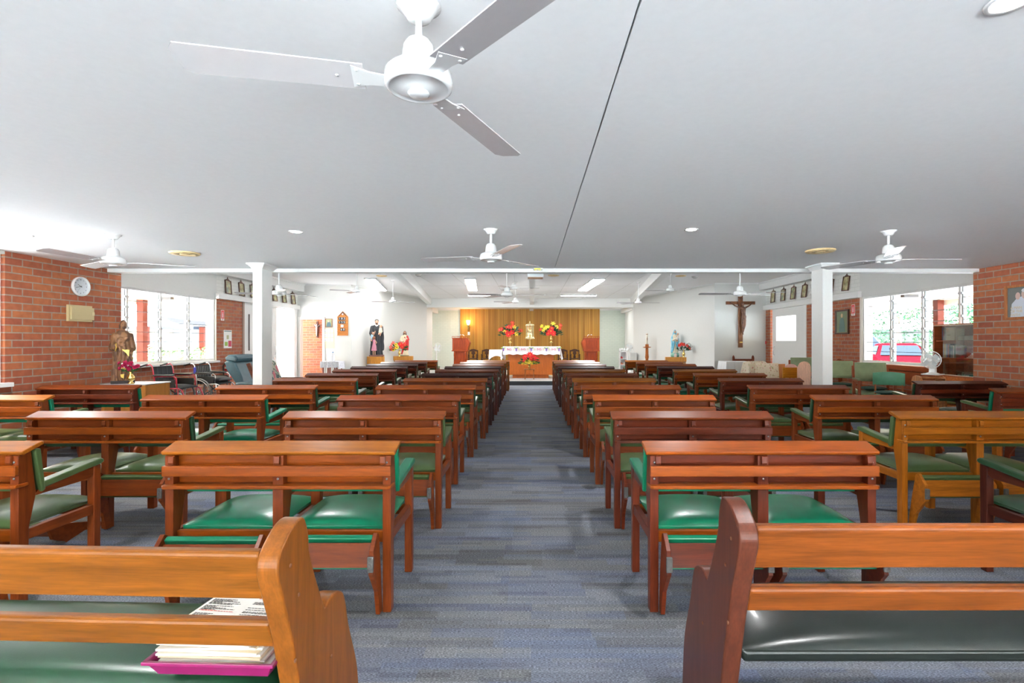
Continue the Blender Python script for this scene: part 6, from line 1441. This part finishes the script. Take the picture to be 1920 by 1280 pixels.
def leafcloud(name, label, cat, loc, rad, n, size, mats, seed, trunk=None, stuff=False, hue=0):
    r_ = random.Random(seed); t = thing(name, label, cat, loc, group=None); m = MB(); clumps = [(Vector((r_.gauss(0, .45)*rad[0], r_.gauss(0, .45)*rad[1], r_.uniform(-.8, .9)*rad[2])), r_.uniform(.25, .5)) for _ in range(16)]
    for i in range(n):
        c, s = r_.choice(clumps); v = Vector((r_.gauss(0, 1), r_.gauss(0, 1), r_.gauss(0, 1))).normalized()
        p = c+Vector((v.x*rad[0]*s, v.y*rad[1]*s, v.z*rad[2]*s)); d = (v+Vector((r_.uniform(-.7, .7),)*1+(r_.uniform(-.7, .7), r_.uniform(-.7, .7)))).normalized(); u = d.orthogonal().normalized()*size*r_.uniform(.6, 1.3); w2 = d.cross(u)*.5
        m.m(i % len(mats)).add([p-u, p+w2, p+u, p-w2], [(0, 1, 2, 3)])
    f_ = m.build('foliage', mats, t, clean=False); f_['kind'] = 'stuff'
    if trunk: m = MB(); m.tube([(0, 0, -loc[2]-.13), (.1, 0, -loc[2]*.5), (0, 0, 0)], [trunk, trunk*.8, trunk*.5]); m.build('trunk', flat('bark', (.16, .12, .09), .9), t)
    return t
TG = [flat('tree_a', (.02, .06, .028), .7, spec=.05), flat('tree_b', (.045, .09, .04), .7, spec=.05), flat('tree_c', (.012, .04, .022), .7, spec=.05)]
for i, (x, y, z, rx, rz_) in enumerate(((21, 38, 3.0, 3.6, 2.3), (26, 36, 3.2, 4.0, 2.5), (30, 32, 3.2, 3.6, 2.5), (33, 28, 3.0, 3.4, 2.3), (26, 24, 2.2, 1.7, 2.0))):
    leafcloud('tree', ['spreading green tree seen at the left of the right window', 'broad green tree in the middle of the right window', 'green tree behind the verandah post, right window', 'green tree at the far right of the right window', 'flowering shrubby tree beside the orange verandah post'][i], 'tree', (x, y, z), (rx, rx*.7, rz_), 8000, .095, TG, 20+i, .25)
GG = [flat('garden_a', (.10, .16, .04), .8), flat('garden_b', (.28, .25, .13), .8), flat('garden_c', (.04, .10, .03), .8)]
for i, (x, y) in enumerate(((-12.4, 14.5), (-13.0, 17.5), (-14, 20), (-16.8, 21.5), (-12.2, 12.0), (-13.5, 22.5))):
    leafcloud('shrub', ['low leafy garden bed outside the left window, middle pane', 'low garden bed outside the left window, farther back', 'green shrub by the walkway post', 'green shrub before the white house', 'low leafy garden bed outside the left window, near end', 'bushy shrub under the dark walkway roof'][i], 'shrub', (x, y, .52), (1.4, 1.4, .62), 1900, .07, GG, 40+i)
slab('wall_garden', flat('garden_wall', (.05, .05, .05), .8, spec=.05), 12, 40, 42, 42.3, -.13, 2.4)
# red car and white van outside the right window
def car(name, label, loc, rz, col, s=1, h=1.0):
    t = thing(name, label, 'car', loc, rz, s=s); PT = flat('paint_'+name, col, .6, spec=0)
    m = MB(); sect = [(-2.1, .35), (-2.1, .70), (-2.0, .82*h), (-1.25, .92*h), (-.55, 1.38*h), (.1, 1.46*h), (1.1, 1.42*h), (1.8, 1.0*h), (2.05, .92*h), (2.1, .4)]
    def W(z): return .86 if z < .95*h else .86-.22*(z/h-.95)/.5
    n = len(sect); vs = [(x, -W(z), z) for x, z in sect]+[(x, W(z), z) for x, z in sect]
    m.add(vs, [(i, (i+1) % n, n+(i+1) % n, n+i) for i in range(n)]+[list(range(n))[::-1], list(range(n, 2*n))]); m.build('car_body', PT, t, bevel=.05, seg=3)
    GLS = flat('car_glass', (.008, .012, .018), .5, spec=.05)
    m = MB(); m.add([(-1.20, -.74, .955*h), (-1.20, .74, .955*h), (-.60, .60, 1.35*h), (-.60, -.60, 1.35*h)], [(0, 1, 2, 3)]); o = m.build('windscreen', GLS, t, clean=False); o.location = (-.035, 0, .02)
    for sy in (-1, 1): m = MB(); m.add([(-.95, sy*.85, .98*h), (1.45, sy*.85, 1.0*h), (.95, sy*.70, 1.34*h), (-.45, sy*.70, 1.36*h)], [(0, 1, 2, 3)]); o = m.build('side_window', GLS, t, clean=False); o.location = (0, sy*.012, 0)
    for x in (-1.35, 1.35):
        for sy in (-1, 1): m = MB(); m.lathe([(0, -.1), (.2, -.1), (.31, -.09), (.33, -.06), (.33, .06), (.31, .09), (.2, .1), (0, .1)], (x, sy*.80, .33), 20, M=Matrix.Rotation(pi/2, 4, 'X')); m.build('wheel', flat('tyre', (.03, .03, .03), .8), t)
    m = MB(); m.box(-2.13, -2.09, -.6, .6, .50, .66); m.build('grille', flat('grille', (.08, .08, .08), .4), t)
    for sy in (-.68, .68): m = MB(); m.ell((-2.06, sy, .68), (.06, .14, .08), 10, 6); m.build('headlight', flat('headlamp', (.75, .75, .72), .1), t)
    return t
car('red_car', 'red car parked outside the right window', (15.6, 21.6, -.13), radians(62), (.045, .002, .004))
car('white_car', 'white vehicle parked beyond the red car, outside the right window', (17.5, 27.5, -.13), radians(75), (.12, .12, .13), 1.15, 1.15)
# rear terrace wall far behind the camera keeps the horizon closed
# ---------------------------------------------------------------- light
w = bpy.data.worlds.new('world'); SC.world = w; w.use_nodes = True
nt = w.node_tree; bg = nt.nodes['Background']
tc = N(nt, 'ShaderNodeTexCoord'); sp = N(nt, 'ShaderNodeSeparateXYZ'); nt.links.new(tc.outputs['Generated'], sp.inputs[0])
c = ramp(nt, [(0, (.80, .80, .78)), (.5, (.95, .96, 1.0)), (.75, (.80, .88, 1.0)), (1, (.72, .84, 1.0))], sp.outputs[2])
nt.links.new(c, bg.inputs[0]); bg.inputs[1].default_value = 3.6
SC.view_settings.view_transform = 'Standard'; SC.view_settings.look = 'None'; SC.view_settings.gamma = 1
SC.view_settings.use_curve_mapping = False
SC.view_settings.exposure = 1.93
SC.cycles.max_bounces = 8; SC.cycles.diffuse_bounces = 5; SC.cycles.glossy_bounces = 3; SC.cycles.transparent_max_bounces = 12
SC.cycles.sample_clamp_indirect = 6; SC.cycles.use_denoising = True; SC.cycles.caustics_reflective = False; SC.cycles.caustics_refractive = False
def portal(loc, rot, sx, sy):
    l = bpy.data.lights.new('daylight_portal', 'AREA'); l.shape = 'RECTANGLE'; l.size = sx; l.size_y = sy; l.cycles.is_portal = True
    o = bpy.data.objects.new('daylight_portal', l); COL.objects.link(o); o.location = loc; o.rotation_euler = rot
portal((0, YB-.25, 1.18), (pi/2, 0, 0), 15, 2.36)
portal((XL-.25, 4.6, 1.67), (pi/2, 0, -pi/2), 2.5, 1.5)
portal((WL-.25, 10, 1.67), (pi/2, 0, -pi/2), 4.9, 1.5)
portal((WR+.25, 9.5, 1.67), (pi/2, 0, pi/2), 4.2, 1.5)
portal((WL-.25, 15.9, 1.2), (pi/2, 0, -pi/2), 1.0, 2.4)

sl = bpy.data.lights.new('sun', 'SUN'); sl.energy = 40; sl.angle = radians(1); sl.color = (.97, .98, 1)
so = bpy.data.objects.new('sun', sl); COL.objects.link(so); so.rotation_euler = Vector((.42, .03, -.75)).to_track_quat('-Z', 'Y').to_euler()
